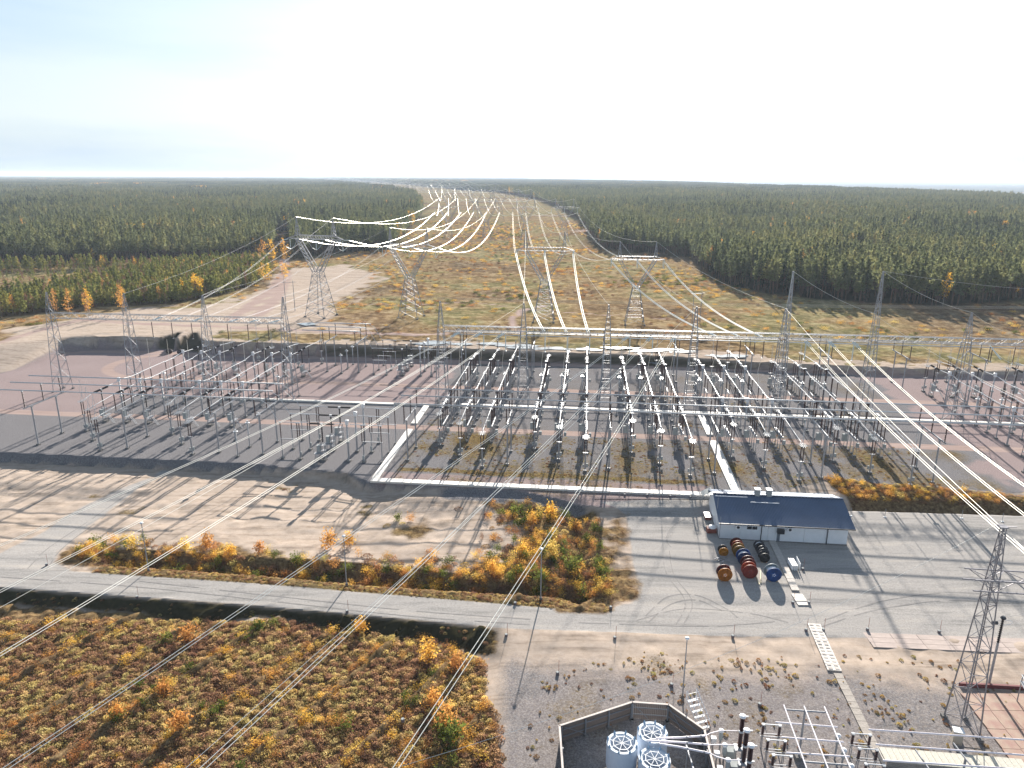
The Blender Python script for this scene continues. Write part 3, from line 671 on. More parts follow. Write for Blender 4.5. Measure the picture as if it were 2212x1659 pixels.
def beam(u0,u1,v,z,idx,label):
    L_=u1-u0; t=empty('gantry_beam',at(u0,v,z),-GA); h=1.5; d=1.3; n=max(4,int(L_/1.7))
    for k,(y,zz) in enumerate(((-d/2,-h/2),(d/2,-h/2),(d/2,h/2),(-d/2,h/2))): MB().bar((0,y,zz),(L_,y,zz),.085).build('chord',STEEL,t)
    b=MB(); st=L_/n; P=[(-d/2,-h/2),(d/2,-h/2),(d/2,h/2),(-d/2,h/2)]
    for i in range(n):
        for k in range(4):
            p=P[k];q=P[(k+1)%4]
            if i%2: p,q=q,p
            b.bar((i*st,*p),((i+1)*st,*q),.045)
        for k in range(4): b.bar((i*st,*P[k]),(i*st,*P[(k+1)%4]),.035)
    b.build('bracing',STEEL,t)['kind']='stuff'
    for (x,y) in (): pass
    tag(t,label,'gantry beam','gantry beams'); return t
for k in range(3): beam(GT[k][0]+.7,GT[k+1][0]-.7,185.5,21.9,k,f'horizontal lattice gantry beam, {ORD[k]} span from the left over the red gravel')
for k in range(4,11): beam(GT[k][0]+.7,GT[k+1][0]-.7,GV,21.3,k,f'horizontal lattice gantry beam, {ORD[k-4]} span from the left of the central row')
# gantry insulators
def hang(u,v,z,h,m,label):
    t=empty('suspension_insulator',at(u,v,z),0); MB().bar((0,0,0),(0,0,-.4),.05).build('hanger',STEEL,t)
    MB().lathe(ins_prof(h,.17,14,.5),(0,0,-.4-h),8).build('insulator',m,t); MB().lathe([(.1,0),(.26,.04),(.1,.1)],(0,0,-.5-h),8).build('clamp',ALU,t)
    tag(t,label,'insulator string','insulator strings under the gantry beams')
GLB={'first weedy bay':GLASSI,'second weedy bay':GLASSI,'third weedy bay':GLASSI,'bay right of white building':GLASSI}
for kind,uc,bn in BAYS:
    if uc>115: continue
    for i in range(3):
        u=uc+(i-1)*5.75; m=GLB.get(bn,BROWN)
        hang(u+.4,(GV if u>-70 else 185.5)-.4,(20.5 if u>-70 else 21.1),4.3,m,f'{"pale glassy" if m is GLASSI else "dark brown"} string hanging over the {("left","middle","right")[i]} row, {bn}')
# ------------------------------------------------------------------ wires
def sag_pts(p,q,s,n=14):
    p=np.array(p,float); q=np.array(q,float); return [tuple(p+(q-p)*t-np.array([0,0,1])*4*s*t*(1-t)) for t in np.linspace(0,1,n)]
def bundle(p,q,s,label,sep=.45,r=.03,n=16,ins=None,two=True,name='bundle_conductor',wm=None):
    wm=wm or WIRE
    t=empty(name,(0,0,0)); d=Vector(q)-Vector(p); side=Vector((d.y,-d.x,0)).normalized()*sep/2
    pts=sag_pts(p,q,s,n)
    if two:
        for sg in (-1,1): MB().tube([tuple(Vector(a)+side*sg) for a in pts],r).build('wire',wm,t)
    else: MB().tube(pts,r).build('wire',wm,t)
    if ins:
        m=MB(); a=Vector(pts[0]); b_=Vector(pts[1]); dd=(b_-a).normalized()
        for sg in (-1,1): m.lathe(ins_prof(4.2,.14,14,.5),a+side*sg*1.2+dd*.3,7,dd)
        m.build('insulator',GLASSI,t)
    tag(t,label,'power line','overhead conductors'); return t
def single(p,q,s,label,r=.022,n=14,wm=None):
    o=MB().tube(sag_pts(p,q,s,n),r).build('earth_wire',wm or WIRE); tag(o,label,'earth wire','earth wires'); return o
def ext(p,q,k=.25): return tuple(b+(b-a)*k for a,b in zip(p,q))
ZE=16.5
FORE=[(-32.25,(0,1168),'leftmost twin line over the sand, from the first weedy bay'),(-26.5,(0,1266),'second twin line from the left, crossing the road by the lamp'),(-20.75,(0,1401),'third twin line from the left, over the middle of the road'),
      (11.3,(0,1641),'twin line from the third weedy bay to the bottom left corner'),(17.05,(410,1659),'twin line from the third weedy bay over the heather field'),(22.8,(838,1659),'twin line passing steeply over the yellow bushes to the bottom edge'),
      (54.85,(2212,1180),'twin line crossing in front of the spire of the near mast'),(60.6,(2212,1101),'middle twin line to the right edge, right of the building'),(66.35,(2212,1039),'uppermost twin line to the right edge, right of the building'),(98.35,(2212,785),'twin line at the right edge above the far bays')]
for u,(px,py),lab in FORE:
    p=at(u,GV-.7,20.6); q=(*spot(px,py,ZE),ZE); q2=ext(p,q,.12 if py<1600 else .25)
    bundle(p,q2,1.6,lab,ins=True,r=.036)
for u,tip,(px,py),lab in [(-15.7,28.4,(0,1295),'single earth wire from the second spire of the central row to the left edge'),(27.9,28.4,(375,1659),'single earth wire from the fourth spire of the central row to the bottom left'),
      (49.6,28.4,(None,None),'single earth wire from the gantry spire to the near lattice mast'),(71.4,27,(2212,854),'single earth wire leaving the tall spire to the right edge'),(93.3,28.4,(2212,721),'single earth wire from the last spire to the right edge')]:
    p=at(u,GV,tip)
    q=(52.2,69.9,24.9) if (px,py)==(None,None) else (*spot(px,py,22),22)
    single(p,ext(p,q,.2),1.4,lab)
# near mast wires
single((52.2,69.9,24.9),(*SP(988,1920,17),17),2.2,'thin wire sagging from the near mast across the gravel to the bottom edge',.016)
single(at(51.8,189,37),at(49.6,GV,28.4),.3,'short wire from the thin mast down to the gantry spire')
single(at(51.8,189,37),at(71.4,GV,27.5),1.2,'wire from the thin mast down to the tall spire',.03)
single(at(71.4,GV,38),at(93.3,GV,28.4),1.2,'wire from the top of the tall spire to the last spire',.03)
single(at(71.4,GV,38),at(160,215,30),2,'thin wire from the top of the tall spire past the dark forest',.02)
# ------------------------------------------------------------------ transmission towers
def P_pylon(full=True):
    def f():
        t=empty('lattice_pylon'); L4=[MB() for _ in range(4)]; b=MB(); r,rb=(.14,.075) if full else (.13,.07); n=6 if full else 3
        lattice(b,L4,None,8.6,0,17,n,r,rb,3.0)
        for m in L4: m.build('leg',STEEL,t)
        b.build('bracing',STEEL,t)['kind']='stuff'
        for s in (-1,1):
            m=MB(); A_=[(s*.2,-1.5,17),(s*1.6,-1.5,17),(s*1.6,1.5,17),(s*.2,1.5,17)]; B_=[(s*7.2,-.8,29),(s*8.6,-.8,29),(s*8.6,.8,29),(s*7.2,.8,29)]
            for k in range(4): m.bar(A_[k],B_[k],r)
            nn=8 if full else 4
            for i in range(nn):
                for k in range(4):
                    f0,f1=i/nn,(i+1)/nn; j=(k+1)%4
                    p=[a+(c-a)*f0 for a,c in zip(A_[k],B_[k])]; q=[a+(c-a)*f1 for a,c in zip(A_[j],B_[j])]; m.bar(p,q,rb)
            m.build('fork_arm',STEEL,t)
            m=MB(); C_=[(s*7.2,-.8,30.3),(s*8.6,-.8,30.3),(s*8.6,.8,30.3),(s*7.2,.8,30.3)]
            for k in range(4): m.bar(C_[k],(s*8.0,0,37),r*.8)
            for i in range(5 if full else 3):
                for k in range(4):
                    z0=30.3+i*1.3; f0=i*1.3/6.7; f1=min(1,(i+1)*1.3/6.7); j=(k+1)%4
                    p=[a+(c-a)*f0 for a,c in zip(C_[k],(s*8,0,37))]; q=[a+(c-a)*f1 for a,c in zip(C_[j],(s*8,0,37))]; m.bar(p,q,rb)
            m.build('peak',STEEL,t)
        m=MB(); nn=14 if full else 7
        for y in (-.8,.8):
            m.bar((-12,y*.3,29.2),(-8,y,29),r*.8).bar((-8,y,29),(8,y,29),r*.8).bar((8,y,29),(12,y*.3,29.2),r*.8).bar((-12,y*.3,29.2),(-8,y,30.4),r*.8).bar((-8,y,30.4),(8,y,30.4),r*.8).bar((8,y,30.4),(12,y*.3,29.2),r*.8)
            for i in range(nn): x0=-8+16*i/nn; x1=-8+16*(i+1)/nn; m.bar((x0,y,29 if i%2 else 30.4),(x1,y,30.4 if i%2 else 29),rb)
        for i in range(nn+1): x0=-8+16*i/nn; m.bar((x0,-.8,30.4),(x0,.8,30.4),rb*1.3).bar((x0,-.8,29),(x0,.8,29),rb)
        m.build('cross_beam',STEEL,t)
        for x in (-4.3,4.3):
            if full:
                for y in (-4.3,4.3): MB().lathe([(.6,-.6),(.5,.4)],(x,y,0),8).build('footing',CONC,t)
        return t
    return f
def tower_insulators(t,tension):
    for x in (-11.6,0,11.6):
        m=MB()
        if tension:
            for s in (-1,1):
                m.lathe(ins_prof(4.0,.16,12,.5),(x,s*.9,28.9),7,(0,s,-.06))
            m.lathe(ins_prof(3.5,.15,10,.5),(x,0,25.3),7)
            m.tube([(x,-4.9,28.6),(x,-2.5,26),(x,0,25.0),(x,2.5,26),(x,4.9,28.6)],.07)
        else: m.lathe(ins_prof(3.8,.22,8,.5),(x,0,25.2),6)
        m.build('insulator_string',GLASSI if not tension else GLASSI,t)
PY=[]
def pylon(px,d,attach_y=None,rz=-GA,full=True,label='',tension=False,xoff=0,base=None,scale=1.0):
    # d: distance along y
    u=px*1024/2212-512; x=u*d*1.04/ (FPX*1.0); 
    x=u*(d*_cp+48*_sp)/FPX+xoff
    z=gz(x,d) if base is None else base
    key='py%d'%full
    key+= 't' if tension else 's'
    if key not in PROTO:
        t=P_pylon(full)(); tower_insulators(t,tension); PROTO[key]=t; KIDS[t.name]=list(t.children); t.location=(x,d,z); t.rotation_euler=(0,0,rz)
    else: t=copy_tree_p(PROTO[key],(x,d,z),rz)
    t.scale=(scale,scale,scale)
    tag(t,label,'pylon','pylons along the cleared corridor'); return (x,d,z,rz,scale,tension)
def att(T,k,side=-1):
    x,y,z,rz,s,ten=T; lx=(-11.6,0,11.6)[k]; ly=side*4.9 if ten else 0; lz=28.5 if ten else 25.1
    return (x+(lx*math.cos(rz)-ly*math.sin(rz))*s,y+(lx*math.sin(rz)+ly*math.cos(rz))*s,z+lz*s)
def peak(T,k):
    x,y,z,rz,s,_=T; lx=(-8,8)[k]; return (x+lx*math.cos(rz)*s,y+lx*math.sin(rz)*s,z+37*s)
R1N=[]
names=['leftmost line','second line','third line','rightmost line']
T1=pylon(690,297,label='large pylon with forked arms on sand beside the forest road',rz=-GA-.25,tension=True,scale=1.08)
T2=pylon(886,296,label='pylon with forked arms beside the brown heath track',rz=-GA-.12,tension=True,scale=.98)
T3=pylon(1175,291,label='pylon with forked arms in the middle of the corridor',tension=True,scale=.97)
T4=pylon(1372,287,label='rightmost near pylon with forked arms by the right-hand forest edge',tension=True,scale=.88)
rows=[[T1,T2,T3,T4]]
ROWX=[(660,[967,1050,1134,1217]),(950,[968,1025,1079,1132]),(1330,[939,979,1017,1060]),(1760,[894,930,964,1000]),(2250,[845,878,912,946]),(2850,[790,820,850,880]),(3600,[742,768,794,820]),(4600,[703,722,742,762])]
for ri,(d,xs) in enumerate(ROWX):
    rr=[]
    for i,px in enumerate(xs):
        rr.append(pylon(px,d,full=False,rz=-GA+ .1*ri,label=f'distant forked pylon of the {names[i]}, {ORD[ri+1]} along the corridor'))
    rows.append(rr)
for ri in range(len(rows)-1):
    for i in range(4):
        A_,B_=rows[ri][i],rows[ri+1][i]; r=.08+ri*.035; s=13 if ri==0 else 10
        for k in range(3):
            p=att(A_,k,1); q=att(B_,k,-1)
            bundle(p,q,s,f'{("left","middle","right")[k]} phase of the {names[i]}, {ORD[ri]} span into the distance',sep=.7,r=r if ri else .055,n=20,two=(ri<1))
        for k in range(2): single(peak(A_,k),peak(B_,k),s*.75,f'{("left","right")[k]} earth wire of the {names[i]}, {ORD[ri]} span into the distance',.03+ri*.022)
for T,uc,nm in ((T1,-113.3,'leftmost pylon to the leftmost bay'),(T2,-91.5,'second pylon to the second bay'),(T3,-4.7,'third pylon to the second weedy bay'),(T4,38.9,'rightmost pylon to the bay behind the building')):
    for k in range(3):
        u=uc+(k-1)*5.75; q=at(u,(GV if u>-70 else 185.5)+.8,21.0)
        bundle(q,att(T,k,-1),3.2,f'twin wires from the {nm}, {("left","middle","right")[k]} phase',r=(.025 if T in (T1,T2) else .11),ins=True,sep=.5,wm=(WIRED if T in (T1,T2) else WIRE))
for T,ks in ((T1,((0,-125.9),(1,-103.3))),(T2,((0,-103.3),(1,-80.7))),(T3,((0,-15.7),(1,6.0))),(T4,((0,27.9),(1,49.6)))):
    for k,u in ks: single(peak(T,k),at(u,GV if u>-70 else 185.5,28.4),2.2,f'earth wire sloping from the {("left","right")[k]} peak of the {names[[T1,T2,T3,T4].index(T)].replace("line","pylon")} to a gantry spire',.024,wm=(WIRED if T in (T1,T2) else WIRE))
# lower line crossing the corridor by wooden poles
def P_hpole():
    t=empty('h_frame_pole')
    for x in (-1.8,1.8): MB().bar((x,0,-.5),(x,0,13),.16,6,r2=.11).build('pole',STEEL,t)
    MB().bar((-3,0,12.4),(3,0,12.4),.1).build('crossarm',STEEL,t); MB().bar((-1.8,0,6.5),(1.8,0,6.5),.08).build('brace',STEEL,t); return t
for i,(px,py) in enumerate([(628,672),(1503,700)]):
    x,y,z=ground(px,py); t=place('hp',P_hpole,(x,y,z),.3,f'H-shaped steel pole frame {("on the sand by the largest pylon","on the heath behind the central gantry")[i]}','power pole','H-frame poles')
x0,y0,_=ground(1503,700)
for k in range(3): single((x0-170,y0+12+k*2.5,12),(x0+260,y0-16+k*2.5,13),2.5,f'thin low wire crossing the right side of the corridor, {("nearest","middle","farthest")[k]} of three',.03)
# ------------------------------------------------------------------ trench covers
def strip(name,pts,w_,h,m,label,cat,seg=1.4):
    """row of separate slabs along a line"""
    t=empty(name,(0,0,0)); tot=0; out_=[]
    for a,b in zip(pts[:-1],pts[1:]):
        a=Vector(a).to_2d() if len(a)>2 else Vector(a); b=Vector(b).to_2d() if len(b)>2 else Vector(b); d=b-a; n=max(1,int(d.length/seg)); 
        for i in range(n):
            c=a+d*((i+.5)/n); out_.append((c.x,c.y,math.atan2(d.y,d.x),d.length/n))
    me={}
    for x,y,r,l_ in out_[:300]:
        key=round(l_,2)
        if key not in me: me[key]=MB().box((0,0,0),(l_-.05,w_,h)).mesh('cover_slab',m)
        o=bpy.data.objects.new('cover_slab',me[key]); COL.objects.link(o); o.parent=t; o.location=(x,y,gz(x,y)+h*.5+random.uniform(0,.03)); o.rotation_euler=(random.uniform(-.008,.008),random.uniform(-.008,.008),r+random.uniform(-.006,.006))
    if len(out_)>300:
        mb=MB()
        for x,y,r,l_ in out_[300:]: mb.box((x,y,gz(x,y)+h*.5),(l_-.05,w_,h),r)
        o=mb.build('cover_slab',m,t); o['kind']='stuff'
    tag(t,label,cat,'cable trench covers'); return t
A2=lambda u,v:W(u,v)
strip('trench_cover',[A2(-99.5,183.1),A2(-33,183.1)],1.25,.35,COVER,'white concrete trench cover behind the crosswise bay','trench cover')
strip('trench_cover',[A2(-41.6,182.2),A2(-41.6,167.7)],1.5,.35,COVER,'white trench cover strip between the two tracks, left side','trench cover')
strip('trench_cover',[A2(-41.6,163.4),A2(-41.6,133.6)],1.5,.35,COVER,'long white trench cover running towards the viewer, left side','trench cover')
strip('trench_cover',[A2(-42.2,132.6),A2(34.3,133.0)],1.7,.4,COVER,'long white trench cover in front of the weedy bays, ending at the building','trench cover')
strip('trench_cover',[A2(30.8,182.2),A2(30.8,167.7)],1.5,.35,COVER,'white trench cover strip between the two tracks, behind the building','trench cover')
strip('trench_cover',[A2(30.8,163.4),A2(30.8,133.6)],1.9,.35,COVER,'wide white trench cover running to the back of the building','trench cover')
strip('trench_cover',[A2(-33,184.9),A2(130,184.9)],1.1,.3,COVER,'trench cover under the central gantry row','trench cover')
# ------------------------------------------------------------------ white service building
ZB=lambda x,y,z=0:SP(1700+x/4.424,1150+y/4.424,z); ZD=lambda x,y,z=0:SP(1740+x/8.296,1320+y/8.296,z)
ZR=lambda x,y,z=0:SP(1900+x/3.352,1500+y/3.352,z); ZG=lambda x,y,z=0:SP(1700+x/7.373,1720+y/7.373,z)
def groundat(fn,x,y):
    z=-.9
    for _ in range(5):
        p=fn(x,y,z); z=gz(*p)
    return (p[0],p[1],z)
ROOFM=mat('blue_grey_roof',(.085,.125,.20),.42,.25,.12,.4,.0)
WALLW=mat('white_wall_panel',(.74,.76,.78),.6,0,.06,1.2,.15,8)
DARK=mat('dark_frame',(.02,.022,.028),.35); GLASSD=mat('window_glass',(.03,.035,.045),.08,0,.1,2)
bo=groundat(ZB,430,865); BL=21.5; bz=gz(46,111)-.15
t=empty('service_building',(bo[0],bo[1],bz),-R_(5.7))
PN=[0,3.5,7.1,8.2,9.4,14.3,18.0,BL]
for a,b in zip(PN[:-1],PN[1:]): MB().box(((a+b)/2,.06,1.85),(b-a-.04,.12,3.1)).build('wall_panel',WALLW,t)
m=MB(); m.box((BL/2,5.9,1.75),(BL-.1,11.4,3.3))
m.v+=[(.06,.2,3.3),(.06,11.5,3.3),(.06,6.9,5.45),(BL-.06,.2,3.3),(BL-.06,11.5,3.3),(BL-.06,6.9,5.45)]; n=len(m.v); m.f+=[(n-6,n-5,n-4),(n-3,n-1,n-2)]
wl=m.build('wall',WALLW,t)
MB().box((BL/2,5.8,.12),(BL+.12,11.8,.35)).build('plinth',CONC,t)
def corr(x0,x1,ya,za,yb,zb,pitch=.26,amp=.035):
    n=int((x1-x0)/pitch*2); V=[];F=[]
    for i in range(n+1):
        x=x0+(x1-x0)*i/n; a=amp*(1 if i%2 else -1)
        V+=[(x,ya,za+a),(x,yb,zb+a)]
    for i in range(n): F.append((2*i,2*i+2,2*i+3,2*i+1))
    m=MB(); m.v=V; m.f=F; return m
rf=corr(-.35,BL+.95,-.55,3.42,6.9,5.72).build('roof',ROOFM,t); rb_=corr(-.35,BL+.95,6.9,5.72,12.1,4.15).build('roof',ROOFM,t)
MB().box((BL/2+.3,6.9,5.79),(BL+1.3,.5,.06)).build('ridge_cap',ROOFM,t)
MB().box((BL/2+.3,-.62,3.38),(BL+1.3,.14,.16)).build('gutter',DARK,t)
for x in (7.05,18.1): MB().bar((x,-.12,.2),(x,-.12,3.3),.07).bar((x,-.12,3.2),(x,-.6,3.35),.07).build('downpipe',DARK,t)
for x in (7.5,9.55):
    v=MB().box((x,7.0,6.15),(.85,.95,1.3)).build('roof_vent',CABG,rf); MB().box((x,7.0,6.86),(1.05,1.15,.1)).build('vent_cap',WHITEP,rf)
for x0,x1,y in ((-.1,5.6,5.9),(5.9,10.9,4.7)):
    z=3.42+(y+.55)*(5.72-3.42)/7.45+.2; MB().bar((x0,y,z),(x1,y,z),.07,6,caps=True).build('snow_rail',WHITEP,rf)
for x in (5.0,5.9):
    w_=MB().box((x,-.03,2.55),(.80,.08,.52)).build('window',DARK,t); MB().box((x,-.08,2.55),(.70,.03,.42)).build('pane',GLASSD,w_)
for x in (3.0,11.7):
    a=MB().box((x,-.28,2.75),(.85,.45,.7)).build('air_conditioner',WHITEP,t); MB().lathe([(.25,0),(.27,.02),(.2,.04)],(x,-.5,2.75),12,(0,-1,0)).build('fan_grille',DARK,a)
d=MB().box((10.0,-.02,1.2),(.5,.1,2.1)).build('door',mat('door_grey',(.13,.15,.18),.5),t); MB().box((10.2,-.1,1.2),(.04,.06,.2)).build('handle',STEEL,d)
MB().box((10.2,-.35,2.35),(1.15,.8,.75)).build('door_canopy',DARK,t)
MB().bar((.0,-.1,.3),(.0,-.1,4.4),.05).bar((-.1,3,4.2),(-.1,3,6.6),.04).build('wall_pipe',STEEL,t)
tag(t,'long white panel-walled service building with a blue-grey corrugated roof and two vents','building')
p=groundat(ZB,300,640); t=empty('pallet_stack',p,-.1); MB().box((0,0,.35),(1.0,2.2,.5)).build('crate',mat('rust_brown',(.22,.06,.04),.7),t); MB().box((0,0,.64),(1.1,2.3,.06)).build('lid',WHITEP,t); tag(t,'low rust-brown crate with pale lid beside the building gable','crate')
p=groundat(ZB,345,800); t=empty('waste_skip',p,0); MB().box((0,0,.5),(1.6,1.0,.9)).build('tub',mat('rust_brown',(.22,.06,.04)),t); MB().lathe([(.7,0),(.6,.3),(.2,.45)],(.1,0,.95),9).build('sack',WHITEP,t); tag(t,'rusty tub with white sack at the front corner of the building','skip')
p=groundat(ZB,330,520); t=empty('gable_awning',(p[0]+.2,p[1]+.5,p[2]),-.1); MB().quadbox([(-1.8,-1,2.2),(0,-1,3.2),(0,1,3.2),(-1.8,1,2.2),(-1.8,-1,2.28),(0,-1,3.28),(0,1,3.28),(-1.8,1,2.28)]).build('canopy',CABG,t); MB().bar((-1.7,-.9,0),(-1.7,-.9,2.2),.05).bar((-1.7,.9,0),(-1.7,.9,2.2),.05).build('post',STEEL,t); tag(t,'small sloping grey canopy on posts at the building gable','canopy')
# ------------------------------------------------------------------ cable drums
def fl(name,c,v=.4): return mat('drum_'+name,c,.55,0,v,2.2)
DC={'orange':(.62,.20,.012),'yellow':(.62,.26,.01),'mustard':(.36,.19,.03),'dark red':(.13,.018,.018),'red':(.30,.035,.02),'orange red':(.50,.075,.02),'blue':(.015,.085,.32),'dark blue':(.01,.05,.19),'grey':(.10,.10,.11),'pale grey':(.36,.42,.42),'black':(.03,.03,.035)}
axd=Vector(ZD(850,480,-1))-Vector(ZD(1110,1045,-1)); AXR=math.atan2(axd.y,axd.x)-math.pi/2
def drum(zx,zy,dia,wid,cf,cb,cw,label,hub='dark'):
    p=groundat(ZD,zx,zy); R=dia/2
    t=empty('cable_drum',(p[0],p[1],p[2]),AXR)
    def flange(y,c):
        o=MB().lathe([(R,-.05),(R,.05)],(0,y,R),28,(0,1,0)).lathe([(R*.97,-.07),(R*.93,-.07)],(0,y,R),28,(0,1,0)).build('flange',fl(c,DC[c]),t)
        s=-1 if y<.1 else 1
        h=MB().lathe([(R*.3,0),(R*.3,.06),(R*.24,.07)],(0,y+s*.05,R),14,(0,s,0)).build('hub_plate',fl(c,DC[c]),o)
        m=MB()
        for k in range(5):
            a=k*2*math.pi/5; m.lathe([(R*.06,0),(R*.06,.02)],(math.cos(a)*R*.17,y+s*.125,R+math.sin(a)*R*.17),8,(0,s,0))
        m.build('hub_hole',WHITEP if hub=='light' else DARK,o)
    flange(0,cf); flange(wid,cb)
    MB().lathe([(R*.62,0),(R*.68,.1),(R*.68,wid-.1),(R*.62,wid)],(0,0,R),20,(0,1,0)).build('cable_winding',cw,t)
    for s in (-1,1): MB().box((s*R*.45,wid/2,.06),(.16,wid+.3,.14)).build('chock',mat('timber',(.33,.24,.15)),t)
    tag(t,label,'cable drum','cable drums beside the building')
CW=mat('black_cable',(.03,.03,.032),.5); CWW=mat('white_cable',(.75,.77,.78),.5); CWO=mat('orange_wrap',(.55,.16,.02),.5)
drum(590,1105,2.3,1.15,'orange','dark red',CW,'orange-flanged cable drum alone at the front left of the drum rows','light')
drum(565,587,1.6,1.0,'yellow','black',CW,'small yellow cable drum behind the orange one on the left')
drum(1110,1045,2.4,1.0,'red','orange red',CWO,'red cable drum at the front of the long middle row')
drum(1085,900,2.3,1.0,'dark red','dark red',CW,'dark red cable drum, second from the front of the middle row')
drum(1000,770,2.35,1.2,'dark blue','blue',CWW,'dark blue cable drum in the middle row behind the red ones')
drum(890,610,2.2,1.0,'mustard','mustard',CW,'mustard cable drum in the middle row behind the blue one')
drum(850,490,2.1,1.0,'red','dark red',CWO,'dull red cable drum at the back of the middle row by the wall')
drum(1415,715,1.7,.9,'black','grey',CW,'dark grey drum with an open black centre, front of the grey row')
drum(1390,630,1.9,.9,'grey','grey',CW,'plain grey cable drum in the middle of the grey row')
drum(1320,500,1.8,.9,'grey','grey',CWW,'grey cable drum with pale winding nearest the wall')
drum(1600,1112,2.4,1.3,'blue','pale grey',CWW,'bright blue cable drum with white winding at the front right','light')
p=groundat(ZD,2040,890); t=empty('pipe_stack',p,AXR)
for r_ in range(3):
    for c_ in range(3): MB().lathe([(.15,0),(.15,2.4)],(c_*.34-.3,0,.2+r_*.31),10,(0,1,0)).build('pipe',WHITEP,t)
MB().box((.85,1.1,.7),(.05,2.5,1.4),-.05).build('end_board',WHITEP,t)
tag(t,'stack of white pipes in three layers beside the slab path','pipe stack')
for (a,b,c,d_,lb) in ((1225,970,1320,1190,'leaning longer'),(1335,900,1345,1150,'straight shorter')):
    p=groundat(ZD,a,b); q=groundat(ZD,c,d_); o=MB().bar((p[0],p[1],p[2]+.12),(q[0],q[1],q[2]+.12),.1,7,caps=True).build('timber_pole',mat('pale_timber',(.62,.55,.38),.7)); tag(o,f'{lb} pale pole lying on the ground between the red and blue drums','pole','poles on the ground')
p=groundat(ZD,570,690); t=empty('steel_offcuts',p,.3)
for k in range(7): MB().box((random.uniform(-.8,.9),random.uniform(-.6,1.0),.12+.05*k),(random.uniform(.5,1.1),.18,.1),random.uniform(-1,1)).build('offcut',STEEL,t)
tag(t,'heap of pale steel offcuts between the yellow and orange drums','scrap heap')
# ------------------------------------------------------------------ paths, slabs
SLAB=mat('path_concrete',(.48,.44,.40),.85,0,.2,2.5,.3,20); PALE=mat('pale_ramp',(.55,.51,.46),.7,0,.1,2,.2,20); PLANK=mat('weathered_plank',(.36,.32,.28),.85,0,.3,6,.3,30); BOARD=mat('pale_boards',(.55,.52,.44),.8,0,.2,5,.3,30)
strip('slab_path',[ZB(1015,893,-1),ZB(1145,1160,-1),ZB(1278,1450,-1)],1.15,.18,SLAB,'slab path from the building door towards the road','path',1.0)
strip('slab_ramp',[ZB(1290,1485,-1),ZB(1372,1605,-1)],1.7,.14,PALE,'pale ramp slabs at the road end of the building path','ramp',.9)
strip('slab_ramp',[ZR(450,205,-1),ZR(625,600,-1)],1.75,.2,PALE,'pale two-lane ramp with square openings across the road','ramp',.62)
o_=[o for o in bpy.data.objects if o.get('label')=='pale two-lane ramp with square openings across the road'][0]
p0=Vector(ZR(450,205,-1)); p1=Vector(ZR(625,600,-1)); dd=(p1-p0)
m=MB(); nrm=Vector((dd.y,-dd.x)).normalized()
for i in range(14):
    for s in (-.42,.42):
        c=p0+dd*((i+.5)/14)+nrm*s; m.box((c.x,c.y,gz(c.x,c.y)+.24),(.34,.5,.02),math.atan2(dd.y,dd.x))
m.build('opening_frame',SLAB,o_)
strip('plank_path',[ZR(650,620,-1),ZR(935,1195,-1),ZR(985,1290,-1)],1.05,.16,PLANK,'narrow grey plank path leading down past the pipe grid','path',1.0)
t=empty('boardwalk',(0,0,0)); a=Vector((40.3,64.4)); b=Vector((55.0,62.9)); n=22
for i in range(n):
    c=a+(b-a)*((i+.5)/n); MB().box((0,0,0),((b-a).length/n-.03,2.0,.12)).build('plank',BOARD,t).location=(c.x,c.y,gz(c.x,c.y)+.75)
    t.children[-1].rotation_euler=(0,random.uniform(-.01,.01),-.1) if len(t.children) else (0,0,0)
MB().box(((a.x+b.x)/2,(a.y+b.y)/2-.98,gz(48,63)+.35),(14.6,.1,.75),-.1).build('side_board',PLANK,t); MB().box((a.x-.1,a.y,gz(41,64)+.35),(.1,2,.75),-.1).build('end_board',PALE,t)
tag(t,'wide raised boardwalk of pale planks in the bottom right corner','boardwalk')
REDP=mat('red_concrete_pad',(.30,.17,.135),.8,0,.35,.7,.3,18,col2=(.36,.27,.20))
t=empty('concrete_pad',(0,0,0)); zz=gz(58,70)
for i in range(7):
    for j in range(5):
        x0=55.2+i*2.05+j*-.25; y0=75.0-j*3.0
        MB().box((0,0,0),(2.0,2.95,.22)).build('slab',REDP,t); t.children[-1].location=(x0+1+ (0),y0-1.5,zz+.1+random.uniform(-.01,.01)); t.children[-1].rotation_euler=(0,0,-.05)
MB().box((61.5,76.1,zz+.25),(11,.3,.55),-.08).build('kerb',mat('dark_red_kerb',(.16,.04,.04),.7),t)
tag(t,'reddish concrete pad with joints and dark red kerb beside the near mast','concrete pad')
PINK=mat('pink_slab',(.42,.34,.30),.85,0,.15,1,.2,20)
t=empty('slab_apron',(0,0,0)); zz=gz(58,85)
for i in range(6):
    for j in range(3):
        MB().box((0,0,0),(3.55,1.05,.08)).build('slab',PINK,t); t.children[-1].location=(50.8+i*3.6,86.8-j*1.1-i*.22,zz+.05); t.children[-1].rotation_euler=(0,0,-.06)
tag(t,'low pale pink slab apron at the road edge left of the near mast','slab apron')
